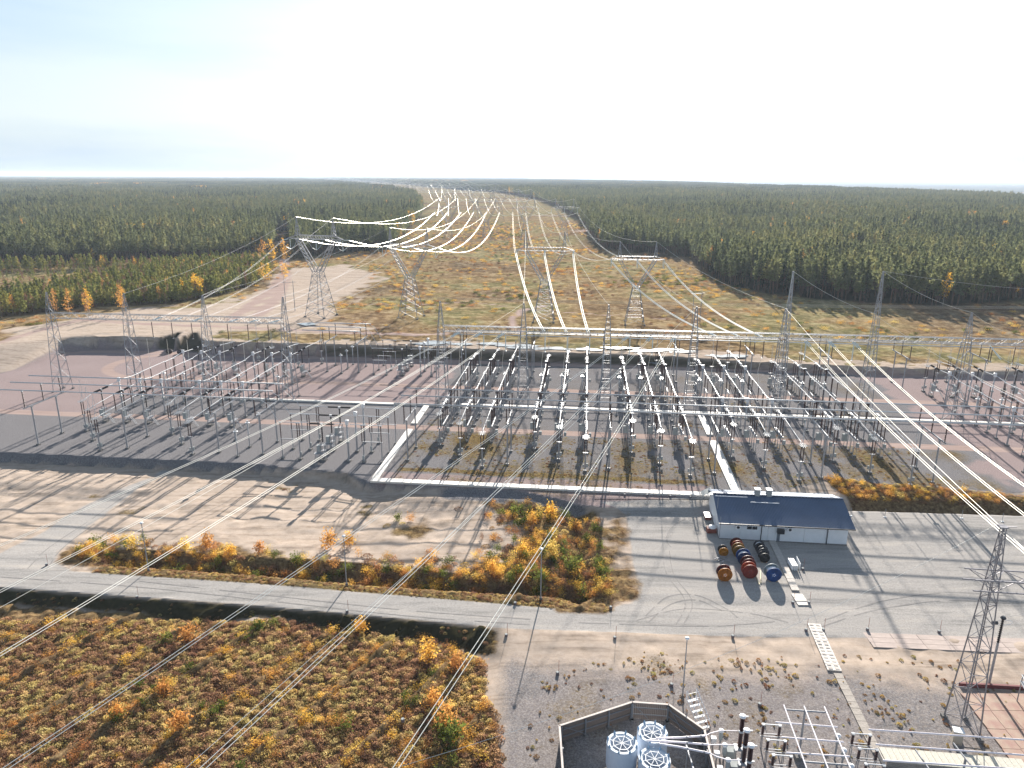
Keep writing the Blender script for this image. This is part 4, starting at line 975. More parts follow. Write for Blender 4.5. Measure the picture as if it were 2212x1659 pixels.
# ------------------------------------------------------------------ lamps and marker posts
LAMPW=mat('lamp_white',(.8,.82,.84),.3)
for i,(px,py,lb) in enumerate([(371.8,1428,'street lamp at the left by the scrub ditch'),(867,1464,'street lamp in the middle of the road verge'),(1351.9,1499,'street lamp near the end of the scrub patch'),(1706,1745,'street lamp behind the noise fence in the gravel')]):
    x,y,z=ground(px*.864,py*.864)
    def PL():
        t=empty('street_lamp'); MB().lathe([(.09,-.1),(.09,2),(.055,8.3)],(0,0,0),8).build('pole',STEEL,t); MB().lathe([(.2,0),(.2,.5)],(0,0,-.1),8).build('base_sleeve',CONC,t)
        MB().lathe([(.1,0),(.24,.06),(.26,.2),(.12,.3)],(0,0,8.25),12).build('lamp_head',LAMPW,t); return t
    place('lamp',PL,(x,y,z),0,'thin grey '+lb,'street lamp','street lamps')
MK=[(1527,1521.5),(1537,1597.5),(1832,1593.7),(1394,1686),(1679,1715),(1899,1764.5),(1982,1509),(2022,1509),(2015,1577.6),(2058,1577.6),(2168.5,1576),(2347.5,1582),(1265.6,1591),(1288,1511),(1562,1239),(1618,1240),(1676,1243),(1726,1245),(868,1531),(343,1494),(117,1414),(2007,1425)]
MKL=['on the verge under the scrub patch','across the road below the scrub patch','at the lower road edge right of the centre lamp','in the weedy gravel by the dirt track','in red weeds above the noise fence','in the gravel left of the plank path','left of the pale building ramp','right of the pale building ramp','left of the two-lane ramp','right of the two-lane ramp','at the left end of the slab apron','above the middle of the slab apron','at the corner of the heather field','on the verge left of the third lamp','first below the long trench cover, left of the building','second below the long trench cover','third below the long trench cover','nearest the building below the trench cover','at the road edge by the ditch gap','at the lower road edge by the left ditch','where the side track meets the road','on the yard in the building shadow']
def PM():
    t=empty('marker_post'); MB().lathe([(.22,0),(.22,.36)],(0,0,0),12).build('concrete_ring',mat('dark_concrete',(.16,.13,.14),.8),t); MB().lathe([(.22,0),(.19,.05)],(0,0,.36),12).build('cap',CABG,t); MB().bar((.15,.1,.1),(.15,.1,2.0),.025).build('snow_stake',mat('stake_red',(.3,.08,.05)),t); return t
for (px,py),lb in zip(MK,MKL):
    x,y,z=ground(px*.864,py*.864); place('mk',PM,(x,y,z-.02),0,'round white-capped marker '+lb,'marker post','marker posts')
x,y,z=ground((600+1408/3.456)*.864,(1480+1150/3.456)*.864); t=place('mk',PM,(x,y,z+.5),0,'white-capped well ring standing in the heather field','marker post','marker posts')
# ------------------------------------------------------------------ noise fence and reactors
FP=[(5.3,54.5),(5.4,66.5),(14.05,70.3),(18.2,69.9),(21.3,66.0),(20.7,57.5)]
FW=mat('fence_board',(.20,.155,.13),.85,0,.35,9,.4,30); FC=mat('fence_cap',(.60,.53,.48),.8,0,.15,6); FST=mat('fence_steel',(.22,.23,.25),.5,.3)
t=empty('noise_fence',(0,0,0)); fz=gz(14,66)-.05
for (a,b) in zip(FP[:-1],FP[1:]):
    a=Vector(a); b=Vector(b); d=b-a; Lx=d.length; ang=math.atan2(d.y,d.x); n=int(Lx/.2); mb=MB(); dn=d.normalized(); nn=Vector((dn.y,-dn.x))
    me=MB().box((0,0,0),(.185,.035,2.2)).mesh('board',FW)
    for i in range(n):
        c=a+d*((i+.5)/n)
        o=bpy.data.objects.new('board',me); COL.objects.link(o); o.parent=t; o.location=(c.x,c.y,fz+1.15+random.uniform(-.03,.02)); o.rotation_euler=(0,0,ang+random.uniform(-.05,.05))
    for zz in (.75,1.65):
        c=(a+b)/2+nn*.08; MB().box((c.x,c.y,fz+zz),(Lx,.08,.12),ang).build('rail',FST,t)
    c=(a+b)/2; MB().box((c.x,c.y,fz+2.3),(Lx+.1,.22,.06),ang).build('cap_rail',FC,t)
    k=max(2,int(Lx/2.6)+1)
    for i in range(k):
        c=a+d*(i/(k-1))*.96+d*.02+nn*.2; MB().box((c.x,c.y,fz+1.1),(.14,.14,2.2),ang).build('post',FST,t); MB().box((c.x+nn.x*.1,c.y+nn.y*.1,fz+.1),(.42,.5,.3),ang).build('footing',CONC,t)
    c0=a+d*.05+nn*.18; c1=a+d*(.33 if Lx>6 else .45)+nn*.18; MB().bar((c0.x,c0.y,fz+2.1),(c1.x,c1.y,fz+.3),.05).build('brace',FST,t)
tag(t,'brown plank noise fence with pale cap around the three white reactors','fence')
REAC=mat('reactor_paint',(.56,.63,.73),.5,0,.05,1); 
def PREAC():
    t=empty('air_core_reactor'); R=1.62
    m=MB(); n=36
    for (r,z0,z1) in ((R,1.0,3.6),(R-.38,1.0,3.6)):
        b=len(m.v)
        for z in (z0,z1):
            for k in range(n): a=2*math.pi*k/n; m.v.append((r*math.cos(a),r*math.sin(a),z))
        for k in range(n): m.f.append((b+k,b+(k+1)%n,b+n+(k+1)%n,b+n+k))
    for (i0,i1) in ((n,3*n),(0,2*n)):
        for k in range(n): m.f.append((i0+k,i0+(k+1)%n,i1+(k+1)%n,i1+k))
    m.build('shell',REAC,t,False)
    me=MB().box((R-.19,0,3.63),(.30,.36,.05)).mesh('rim_segment',mat('rim_pale',(.42,.49,.56),.6))
    for k in range(24): o=bpy.data.objects.new('rim_segment',me); COL.objects.link(o); o.parent=t; o.rotation_euler=(0,0,2*math.pi*k/24)
    m=MB()
    for k in range(8):
        a=2*math.pi*k/8+.2; m.bar((0,0,3.62),((R-.15)*math.cos(a),(R-.15)*math.sin(a),3.62),.025)
        a2=a+2*math.pi/8; m.bar((.98*math.cos(a),.98*math.sin(a),3.64),(.98*math.cos(a2),.98*math.sin(a2),3.64),.035)
    m.build('spider_frame',WHITEP,t)
    fm=mat('fin_blue',(.25,.38,.52),.5)
    for k in range(8):
        a=2*math.pi*k/8+.2; MB().bar((R*.93*math.cos(a),R*.93*math.sin(a),3.6),(R*.97*math.cos(a),R*.97*math.sin(a),4.0),.16,4,r2=.02).build('rim_fin',fm,t)
    for k in range(6):
        a=2*math.pi*k/6; MB().lathe(ins_prof(1.0,.14,4),(1.4*math.cos(a),1.4*math.sin(a),0),8).build('leg',GREYI,t)
    return t
for (zx,zy,lb) in ((1145,870,'left white cylindrical reactor with open spider top'),(1705,675,'rear white cylindrical reactor touching the pipes'),(1745,1160,'front right white cylindrical reactor cut by the bottom edge')):
    z=fz+3.6; x,y=SP(1400+zx/7.373,1740+zy/7.373,z); place('reac',PREAC,(x,y,fz),random.random(),lb,'reactor','air core reactors')
PIPEW=mat('bus_pipe_pink_white',(.74,.70,.74),.35,.2)
for i,(pts) in enumerate([[(-440,925),(0,915),(480,880)],[(-620,970),(0,1000),(520,1045)],[(-380,1030),(0,1090),(560,1205)]]):
    P=[(*ZG(a,b,3.1),3.1) for a,b in pts]; t=empty('bus_pipe',(0,0,0)); MB().tube(P,.10,8).build('pipe',PIPEW,t)
    c=P[1]
    for f in (.25,.8): q=[a+(b-a)*f for a,b in zip(P[1],P[2])]; MB().lathe([(.14,-.08),(.14,.08)],tuple(q),10,Vector(P[2])-Vector(P[1])).build('clamp',STEEL,t)
    end=(*ZG(*[(1060,790),(1000,1050),(1130,1330)][i],3.1),3.1); b0=P[-1]
    MB().tube([b0,(b0[0]+.5,b0[1]+(.35,0,-.4)[i],3.1),((b0[0]+end[0])/2,end[1],3.15),end],.05,6).build('flexible_tail',PIPEW,t)
    tag(t,f'pale bus pipe from the reactors over the fence, {("upper","middle","lower")[i]} one','bus pipe','reactor bus pipes')
t=empty('pipe_trestle',(18.6,60.5,fz)); 
for y in (-2,0,2): MB().bar((0,y,0),(0,y,2.8),.09).build('leg',STEEL,t)
MB().bar((0,-2.4,2.85),(0,2.6,2.85),.09).bar((0,-2,0.6),(-1.2,-2,2.8),.06).build('beam',STEEL,t); tag(t,'steel trestle carrying the reactor pipes inside the fence','trestle')
def PNB():
    t=empty('dead_end_breaker'); footing(t,0,0,1.0,.3); m=MB()
    for s in (-.4,.4):
        for q in (-.4,.4): m.bar((s,q,.2),(s,q,2.3),.06)
    m.box((0,0,2.3),(1.1,1.0,.12)); m.build('stand',STEEL,t); MB().box((-.9,0,1.2),(.8,.9,1.7)).build('control_cabinet',CABG,t)
    insulator(t,(0,0,2.4),1.9,.24,BROWN,n=9,sides=12); MB().lathe([(.26,0),(.3,.1),(.26,.2)],(0,0,4.3),12).bar((0,0,4.4),(.5,0,4.4),.08).build('joint',ALU,t)
    insulator(t,(0,0,4.5),1.7,.26,BROWN,n=9,sides=12); MB().lathe([(.3,0),(.36,.06),(.34,.2),(.2,.26)],(0,0,6.2),14).bar((0,0,6.3),(.6,.1,6.25),.07).build('cap',WHITEP,t); return t
for i,(zx,zy) in enumerate(((1160,505),(1235,765),(1315,1045))):
    x,y=ZG(zx,zy,fz+6.4); place('nb',PNB,(x,y,gz(x,y)),-GA,f'dark brown stacked insulator breaker column with white cap, {("rear","middle","front")[i]} of three','circuit breaker','near breaker columns')
def PNV():
    t=empty('ball_post'); MB().bar((0,0,0),(0,0,2.0),.1,6).build('post',STEEL,t); MB().lathe([(.2,0),(.24,.5),(.2,.95)],(0,0,2.0),10).build('transformer_body',CABG,t); MB().lathe([(.12,0),(.28,.12),(.28,.3),(.1,.42)],(0,0,2.95),12).build('ball',WHITEP,t)
    MB().box((-.75,0,1.9),(.55,.45,.65)).build('box',WHITEP,t); MB().bar((-.75,0,0),(-.75,0,1.6),.07).build('box_leg',STEEL,t); return t
for i,(zx,zy) in enumerate(((765,780),(830,1045),(890,1320))):
    x,y=ZG(zx,zy,fz+3.2); place('nv',PNV,(x,y,gz(x,y)),-GA,f'small post with white ball top and white box, {("rear","middle","front")[i]} beside the fence','instrument transformer','ball-topped posts by the fence')
def PND():
    t=empty('near_disconnector'); m=MB()
    for x in (0,1.75):
        for y in (-.25,.25): m.bar((x,y,0),(x,y*.7,1.8),.05)
    for y in (-.2,.2): m.bar((-.3,y,1.85),(2.1,y,1.85),.055)
    m.build('stand',STEEL,t)
    for x in (0,1.75): insulator(t,(x,0,1.9),1.25,.17,BROWN,n=7,sides=10)
    MB().bar((-.2,0,3.25),(1.95,0,3.25),.06,6,caps=True).box((0,0,3.2),(.3,.3,.16)).box((1.75,0,3.2),(.3,.3,.16)).build('contact_arm',ALU,t); return t
for i,(zx,zy) in enumerate(((1540,665),(1625,950),(1725,1230))):
    x,y=ZG(zx,zy,fz+3.2); place('nd',PND,(x,y,gz(x,y)),-GA,f'low disconnector with two brown insulators, {("rear","middle","front")[i]} of three, left of the plank path','disconnector','near disconnectors')
for i,(zx,zy) in enumerate(((830,1110),(885,1235),(940,1365))):
    x,y=ZR(zx,zy,2.4); place('nd',PND,(x-.6,y,gz(x,y)),-GA,f'low disconnector with two brown insulators, {("rear","middle","front")[i]} of three, over the plank path','disconnector','near disconnectors')
for i,(a,b,c,d_) in enumerate(((910,1085,2300,1178),(970,1210,2300,1306),(1030,1345,2300,1425),(130,1025,650,1065),(180,1150,700,1190),(220,1280,750,1312))):
    z=3.0; p=(*ZR(a,b,z),z); q=(*ZR(c,d_,z),z); o=MB().bar(p,q,.085,8,caps=True).build('bus_pipe',PIPEW); tag(o,f'horizontal pale bus pipe, {("rear","middle","front")[i%3]} of the {"right-hand" if i<3 else "left-hand"} near group','bus pipe','near bus pipes')
for i,(a,b,c,d_) in enumerate(((200,880,405,1450),(370,890,585,1450),(540,895,775,1450))):
    z=5.4; p=(*ZR(a,b,z),z); q=(*ZR(c,d_,z),z); o=MB().bar(p,q,.075,8,caps=True).build('bus_pipe',PIPEW); tag(o,f'pale pipe running towards the viewer in the near grid, {("left","middle","right")[i]} one','bus pipe','near grid pipes')
for i,(a,b,c,d_) in enumerate(((205,918,550,942),(360,1355,745,1385))):
    z=5.2; p=(*ZR(a,b,z),z); q=(*ZR(c,d_,z),z); t=empty('grid_portal'); MB().bar(p,q,.09,8,caps=True).build('crossbeam',STEEL,t); mx=[(u_+v_)/2 for u_,v_ in zip(p,q)]; MB().bar((mx[0],mx[1],gz(mx[0],mx[1])),(mx[0],mx[1],z),.12,8).build('post',STEEL,t); MB().box((mx[0],mx[1],gz(mx[0],mx[1])+.15),(.9,.9,.5)).build('footing',CONC,t); tag(t,f'T-shaped post carrying the {("rear","front")[i]} end of the near pipe grid','pipe support','near pipe supports')
for i,(a,b) in enumerate(((665,1075),(715,1195),(775,1325))):
    x,y=ZR(a,b,3.2); place('nv2',lambda:(lambda t:(MB().bar((0,0,0),(0,0,2.2),.1,6).build('post',STEEL,t),MB().lathe([(.18,0),(.22,.5),(.18,.8)],(0,0,2.2),10).build('transformer_body',CABG,t),MB().lathe([(.12,0),(.3,.14),(.3,.32),(.1,.44)],(0,0,2.95),12).build('ball',WHITEP,t),t)[-1])(empty('ball_post')),(x,y,gz(x,y)),0,f'white ball-topped post at the right end of the grid, {("rear","middle","front")[i]} one','instrument transformer','ball-topped posts by the grid')
for i,(a,b) in enumerate(((1650,1140),(1330,1200))):
    x,y=ZR(a,b,3.0); t=place('np',lambda:(lambda t:(MB().bar((0,-2.2,2.9),(0,2.2,2.9),.09,6,caps=True).build('crossbeam',STEEL,t),MB().bar((0,0,0),(0,0,2.85),.12,8).build('post',STEEL,t),MB().box((0,0,.1),(.9,.9,.5)).build('footing',CONC,t),t)[-1])(empty('pipe_support')),(x,y-1.9,gz(x,y)),0,f'T-shaped post under the right-hand near pipes, {("farther","nearer")[i]} from the plank path','pipe support','near pipe supports')
# steel stair tower
x,y=21.6,70.0; t=empty('access_stairs',(x,y,gz(x,y)),.35); m=MB()
for s in (-.65,.65): m.bar((s,-1.6,0),(s,1.4,2.2),.05).bar((s,-1.6,1.0),(s,1.4,3.2),.04).bar((s,1.4,0),(s,1.4,3.2),.05).bar((s,-1.6,0),(s,-1.6,1.0),.04)
m.build('frame',WHITEP,t)
for k in range(6): MB().box((0,-1.45+.5*k,.2+.36*k),(1.25,.3,.05)).bar((-.65,-1.45+.5*k,1.2+.36*k),(.65,-1.45+.5*k,1.2+.36*k),.025).build('step',WHITEP,t)
tag(t,'free-standing pale steel access stairs behind the noise fence','stairs')
# ------------------------------------------------------------------ near lattice mast
MCX,MCY=51.9,69.2; mz=gz(MCX,MCY)
t=empty('lattice_mast',(MCX,MCY,mz),-GA-.02); GALV=mat('weathered_galvanised',(.30,.29,.31),.5,.55,.3,5)
def cm(k,z):
    f=z/25.6; a=1.15+(.18-1.15)*min(1,f*1.0); b=1.75+(.2-1.75)*min(1,f*1.0)
    return ((-a,a,a,-a)[k],(-b,-b,b,b)[k],z)
for k in range(4): MB().bar(cm(k,.2),cm(k,25.6),.10,4,r2=.06).build('leg',GALV,t); c=cm(k,0); MB().box((c[0],c[1],.1),(.6,.6,.5)).build('footing',CONC,t)
z=.5; i=0
while z<25:
    h=max(.8,2.1-z*.055)
    for k in range(4):
        j=(k+1)%4
        p,q=(cm(k,z),cm(j,min(25.5,z+h))) if (i+k)%2 else (cm(j,z),cm(k,min(25.5,z+h)))
        MB().bar(p,q,.042).build('brace',GALV,t)
        if i%2==0: MB().bar(cm(k,z),cm(j,z),.038).build('strut',GALV,t)
    z+=h; i+=1
for (y,zz) in ((-1.2,18.6),(1.2,18.6),(-1.2,19.9),(1.2,19.9)): MB().bar((-2.4,y,zz),(18,y,zz),.09).build('chord',GALV,t)
for i in range(11):
    x0=-2+i*1.8
    for y in (-1.2,1.2): MB().bar((x0,y,18.6 if i%2 else 19.9),(x0+1.8,y,19.9 if i%2 else 18.6),.05).build('brace',GALV,t)
    MB().bar((x0,-1.2 if i%2 else 1.2,19.9),(x0+1.8,1.2 if i%2 else -1.2,19.9),.05).build('brace',GALV,t)
MB().box((-.1,0,25.7),(.8,.8,.12)).bar((.3,0,25.7),(1.1,-.3,25.9),.06).build('top_plate',GALV,t)
c=MB()
for k in range(24): c.box((-.9+.012*k,-1.4+.03*k,1.2+.5*k),(.35,.05,.04))
c.build('climbing_steps',GALV,t)
tag(t,'tall rusty grey lattice mast with a crossarm at the right edge','mast')
x,y=50.0,67.0; t=empty('field_cabinet',(x,y,gz(x,y)),-.3); MB().box((0,0,.85),(.95,.8,1.7)).build('body',mat('beige_cabinet',(.45,.40,.33),.6),t); MB().box((0,0,1.73),(1.1,.95,.08)).build('roof',WHITEP,t); MB().box((0,-.42,.9),(.75,.04,1.3)).build('door',mat('beige_cabinet',(.45,.40,.33)),t); tag(t,'beige cabinet with pale roof at the foot of the near mast','cabinet')
x,y,z=groundat(ZR,1915,715); t=empty('cable_sealing_pole',(x,y,z)); MB().lathe([(.16,0),(.14,6.2)],(0,0,0),8).build('pole',STEEL,t); insulator(t,(0,0,6.2),3.4,.2,BLACKI,n=12); MB().lathe([(.3,0),(.34,.1),(.2,.3)],(0,0,9.6),10).lathe([(.22,0),(.22,.6)],(-.6,0,9.0),8,(-1,0,0)).build('cap',DARK,t)
m=MB(); m.tube([(1.1*math.cos(a)+.3,.2,8.9+.35*math.sin(a)) for a in np.linspace(0,6.28,16)],.03); m.build('cable_loop',WHITEP,t); tag(t,'dark insulator on a slender pole with a white cable loop beside the mast','cable pole')
single((x,y,z+9.9),(x+9,y-3,z+18),1.5,'slack jumper rising from the dark sealing pole to the crossarm',.02)
x,y=62.5,70.5; t=empty('equipment_platform',(x,y,gz(x,y)),-.3); MB().box((0,0,3.0),(4.5,5.5,.1)).build('deck',STEEL,t)
for a in (-2.1,2.1):
    for b in (-2.6,2.6): MB().bar((a,b,0),(a,b,4.0),.07).build('post',STEEL,t)
for b in (-2.7,2.7): MB().bar((-2.2,b,3.9),(2.2,b,3.9),.04).bar((-2.2,b,3.5),(2.2,b,3.5),.03).build('handrail',WHITEP,t)
for a in (-2.2,2.2): MB().bar((a,-2.7,3.9),(a,2.7,3.9),.04).build('handrail',WHITEP,t)
MB().box((.4,1.6,3.5),(.8,.8,.9)).build('box',WHITEP,t); MB().box((0,-.6,3.15),(3.2,2.0,.2)).build('tray',WHITEP,t); tag(t,'raised steel equipment platform with white trays over the red pad','platform')
for i,(px,py) in enumerate([(2126.6,1290),(2212,1293),(2505,1304),(2404,1296)]):
    x,y,z=ground(px*.864,py*.864); t=place('yp',lambda:(lambda t:(MB().bar((0,0,0),(0,0,1.7),.05).build('post',STEEL,t),MB().box((0,0,.05),(.5,.3,.12)).build('foot',WHITEP,t),t)[-1])(empty('fence_post')),(x,y,z),0,f'short grey post at the foot of the bushy bank, {ORD[i]} set out','post','posts at the bushy bank')
x,y,z=ground(1835,1186); 
# ------------------------------------------------------------------ vegetation materials
def leafmat(name,stops,loc_scale=.02,trans=.45,rndw=.5):
    m=bpy.data.materials.new(name); m.use_nodes=True; n=m.node_tree.nodes; l=m.node_tree.links; n.clear()
    o=n.new('ShaderNodeOutputMaterial'); d=n.new('ShaderNodeBsdfDiffuse'); t=n.new('ShaderNodeBsdfTranslucent'); mx=n.new('ShaderNodeMixShader'); mx.inputs[0].default_value=trans
    oi=n.new('ShaderNodeObjectInfo'); ns=n.new('ShaderNodeTexNoise'); ns.inputs['Scale'].default_value=loc_scale; ns.inputs['Detail'].default_value=4
    l.new(oi.outputs['Location'],ns.inputs[0])
    a=n.new('ShaderNodeMath'); a.operation='SUBTRACT'; l.new(ns.outputs[0],a.inputs[0]); a.inputs[1].default_value=.5
    b=n.new('ShaderNodeMath'); b.operation='MULTIPLY_ADD'; l.new(a.outputs[0],b.inputs[0]); b.inputs[1].default_value=2.2*(1-rndw); b.inputs[2].default_value=.5
    e=n.new('ShaderNodeMath'); e.operation='SUBTRACT'; l.new(oi.outputs['Random'],e.inputs[0]); e.inputs[1].default_value=.5
    f=n.new('ShaderNodeMath'); f.operation='MULTIPLY_ADD'; l.new(e.outputs[0],f.inputs[0]); f.inputs[1].default_value=rndw; l.new(b.outputs[0],f.inputs[2])
    r=n.new('ShaderNodeValToRGB'); set_ramp(r.color_ramp,stops)
    l.new(f.outputs[0],r.inputs[0])
    geo=n.new('ShaderNodeNewGeometry'); n2=n.new('ShaderNodeTexNoise'); n2.inputs['Scale'].default_value=.9; n2.inputs['Detail'].default_value=3; l.new(geo.outputs['Position'],n2.inputs[0])
    mr=n.new('ShaderNodeMapRange'); mr.inputs['From Min'].default_value=.3; mr.inputs['From Max'].default_value=.7; mr.inputs['To Min'].default_value=.6; mr.inputs['To Max'].default_value=1.35; l.new(n2.outputs[0],mr.inputs[0])
    mm=n.new('ShaderNodeMixRGB'); mm.blend_type='MULTIPLY'; mm.inputs[0].default_value=1; l.new(r.outputs[0],mm.inputs[1]); l.new(mr.outputs[0],mm.inputs[2])
    l.new(mm.outputs[0],d.inputs[0]); l.new(mm.outputs[0],t.inputs[0]); l.new(d.outputs[0],mx.inputs[1]); l.new(t.outputs[0],mx.inputs[2]); l.new(mx.outputs[0],o.inputs[0]); return m
PINE=leafmat('pine_needles',[(.1,(.10,.12,.065)),(.45,(.16,.18,.085)),(.7,(.22,.225,.095)),(.95,(.30,.265,.11))],.006,.5,.5)
PINEY=leafmat('young_pine_needles',[(.1,(.15,.17,.06)),(.5,(.24,.25,.075)),(.9,(.34,.30,.09))],.03,.35,.6)
SPR=leafmat('spruce_needles',[(.1,(.025,.038,.025)),(.9,(.05,.068,.04))],.01,.25,.6)
BIR=leafmat('birch_leaves',[(.1,(.45,.22,.09)),(.45,(.60,.32,.08)),(.65,(.75,.42,.06)),(.9,(.80,.52,.06))],.02,.5,.7)
BARE=leafmat('bare_twigs',[(.1,(.16,.09,.065)),(.9,(.30,.17,.10))],.03,.35,.7)
HEA=leafmat('heather_leaves',[(.08,(.18,.09,.06)),(.35,(.34,.20,.12)),(.55,(.46,.31,.15)),(.72,(.48,.40,.17)),(.9,(.66,.46,.16))],.09,.55,.6)
BUSH=leafmat('autumn_bush_leaves',[(.1,(.40,.17,.07)),(.4,(.60,.32,.09)),(.65,(.80,.50,.09)),(.9,(.60,.50,.17))],.12,.55,.7)
GRN=leafmat('green_bush_leaves',[(.1,(.07,.10,.02)),(.9,(.20,.22,.05))],.1,.5,.7)
WEED=leafmat('weed_leaves',[(.1,(.22,.09,.05)),(.35,(.32,.18,.07)),(.65,(.44,.31,.10)),(.9,(.40,.36,.13))],.2,.4,.8)
BARK=mat('pine_bark',(.20,.115,.075),.9,0,.3,1.5); BBARK=mat('birch_bark',(.45,.40,.36),.9,0,.4,3)
def cards(pos,size,rs,flat=.0,tri=True,up=.0):
    n=len(pos); a=rs.rand(n)*6.283; el=(rs.rand(n)-.5)*math.pi*(1-flat)
    d1=np.stack([np.cos(a)*np.cos(el),np.sin(a)*np.cos(el),np.sin(el)+up],-1); d1/=np.linalg.norm(d1,axis=1)[:,None]
    r=rs.randn(n,3); d2=np.cross(d1,r); d2/=np.linalg.norm(d2,axis=1)[:,None]
    s=np.asarray(size)[:,None]; 
    V=np.stack([pos-d1*s*.5-d2*s*.33,pos-d1*s*.5+d2*s*.33,pos+d1*s*.6+d2*s*(.1),],1)
    return V.reshape(-1,3),np.arange(n*3).reshape(-1,3)
def merge(*mf):
    V=[];F=[];M=[];o=0
    for v,f,mi in mf: V.append(v);F.append(f+o);M.append(np.full(len(f),mi));o+=len(v)
    return np.concatenate(V),np.concatenate(F),np.concatenate(M)
def trunk_geo(h,r,n=5,lean=.0):
    V=[];F=[]
    for i,(z,q) in enumerate(((-.3,r*1.2),(h*.5,r*.7),(h,r*.15))):
        for k in range(n): a=6.283*k/n; V.append((q*math.cos(a)+lean*z,q*math.sin(a),z))
    for i in range(2):
        for k in range(n):
            a,b,c,d=i*n+k,i*n+(k+1)%n,(i+1)*n+(k+1)%n,(i+1)*n+k; F+=[(a,b,c),(a,c,d)]
    return np.array(V),np.array(F)
def crown_pine(seed,h=17,n=260,r=2.1,z0=.42,size=1.0,pw=.7):
    rs=np.random.RandomState(seed); nb=16; pos=[];sz=[]
    bl=[]
    for i in range(nb):
        f=(i+rs.rand())/nb; z=h*(z0+(1-z0)*f); rr=r*(np.clip((1-f)*1.35,.08,1))**pw*(.6+.5*rs.rand()); a=rs.rand()*6.28
        bl.append((rr*.55*math.cos(a),rr*.55*math.sin(a),z,rr))
    per=n//nb
    for bx,by,bz,rr in bl:
        q=rs.randn(per,3)*np.array([rr*.42,rr*.42,.34*h/17]); pos.append(q+np.array([bx,by,bz])); sz.append(size*(.6+.6*rs.rand(per)))
    top=np.array([[0,0,h-.2],[0,0,h-.7],[.1,0,h-1.2]]); pos.append(top); sz.append(np.full(3,size*.7))
    return cards(np.concatenate(pos),np.concatenate(sz),rs,.35)
def crown_spruce(seed,h=18,n=230,r=1.7,size=.95):
    rs=np.random.RandomState(seed); f=rs.rand(n)**.8; a=rs.rand(n)*6.28; rr=r*(1-f)*(.55+.5*rs.rand(n))+.05
    return cards(np.stack([rr*np.cos(a),rr*np.sin(a),h*(.12+.88*f)],-1),size*(.5+.6*(1-f)),rs,.6)
def crown_birch(seed,h=13,n=260,r=2.3,size=.55,z0=.3):
    rs=np.random.RandomState(seed); pos=[]; nb=14
    for i in range(nb):
        f=(i+.5)/nb; rr=r*math.sin(math.pi*min(.97,.12+.85*f))**.7; a=rs.rand()*6.28; c=np.array([rr*.5*math.cos(a),rr*.5*math.sin(a),h*(z0+(1-z0)*f)])
        pos.append(c+rs.randn(n//nb,3)*np.array([rr*.38,rr*.38,h*.05]))
    pos=np.concatenate(pos); return cards(pos,size*(.6+.7*rs.rand(len(pos))),rs,.2)
def mk_mesh(name,geo,mats):
    if len(geo)==2: V,F=geo; M=None
    else: V,F,M=geo
    m=np_mesh(name,V,F,mats)
    if M is not None: m.polygons.foreach_set('material_index',M.astype(np.int32))
    return m
SPECIES={}
def species(key,crown,trunk,cm,tm):
    SPECIES[key]=dict(crown=mk_mesh('crown_'+key,crown,[cm]),trunk=mk_mesh('trunk_'+key,trunk,[tm]),joined=mk_mesh(key,merge((crown[0],crown[1],0),(trunk[0],trunk[1],1)),[cm,tm]))
for s in range(4): species('pine%d'%s,crown_pine(s,15+s*1.3,330,2.5+.2*s),trunk_geo(15+s*.7,.17),PINE,BARK)
for s in range(2): species('spruce%d'%s,crown_spruce(10+s,18+s*2),trunk_geo(16,.16),SPR,BARK)
for s in range(2): species('birch%d'%s,crown_birch(20+s,13),trunk_geo(11,.12),BIR,BBARK)
for s in range(3): species('young%d'%s,crown_pine(30+s,7.5,220,1.7,.18,.75),trunk_geo(6.8,.09),PINEY,BARK)
for s in range(2): species('bare%d'%s,crown_birch(40+s,7,200,1.2,.38,.15),trunk_geo(6.5,.05),BARE,BBARK)
PC={}
def protocol(name,meshes):
    """prototypes kept outside the scene, used only by the scatter nodes"""
    c=bpy.data.collections.new(name)
    for i,m in enumerate(meshes):
        o=bpy.data.objects.new('%s_%02d'%(name,i),m); c.objects.link(o)
    return c
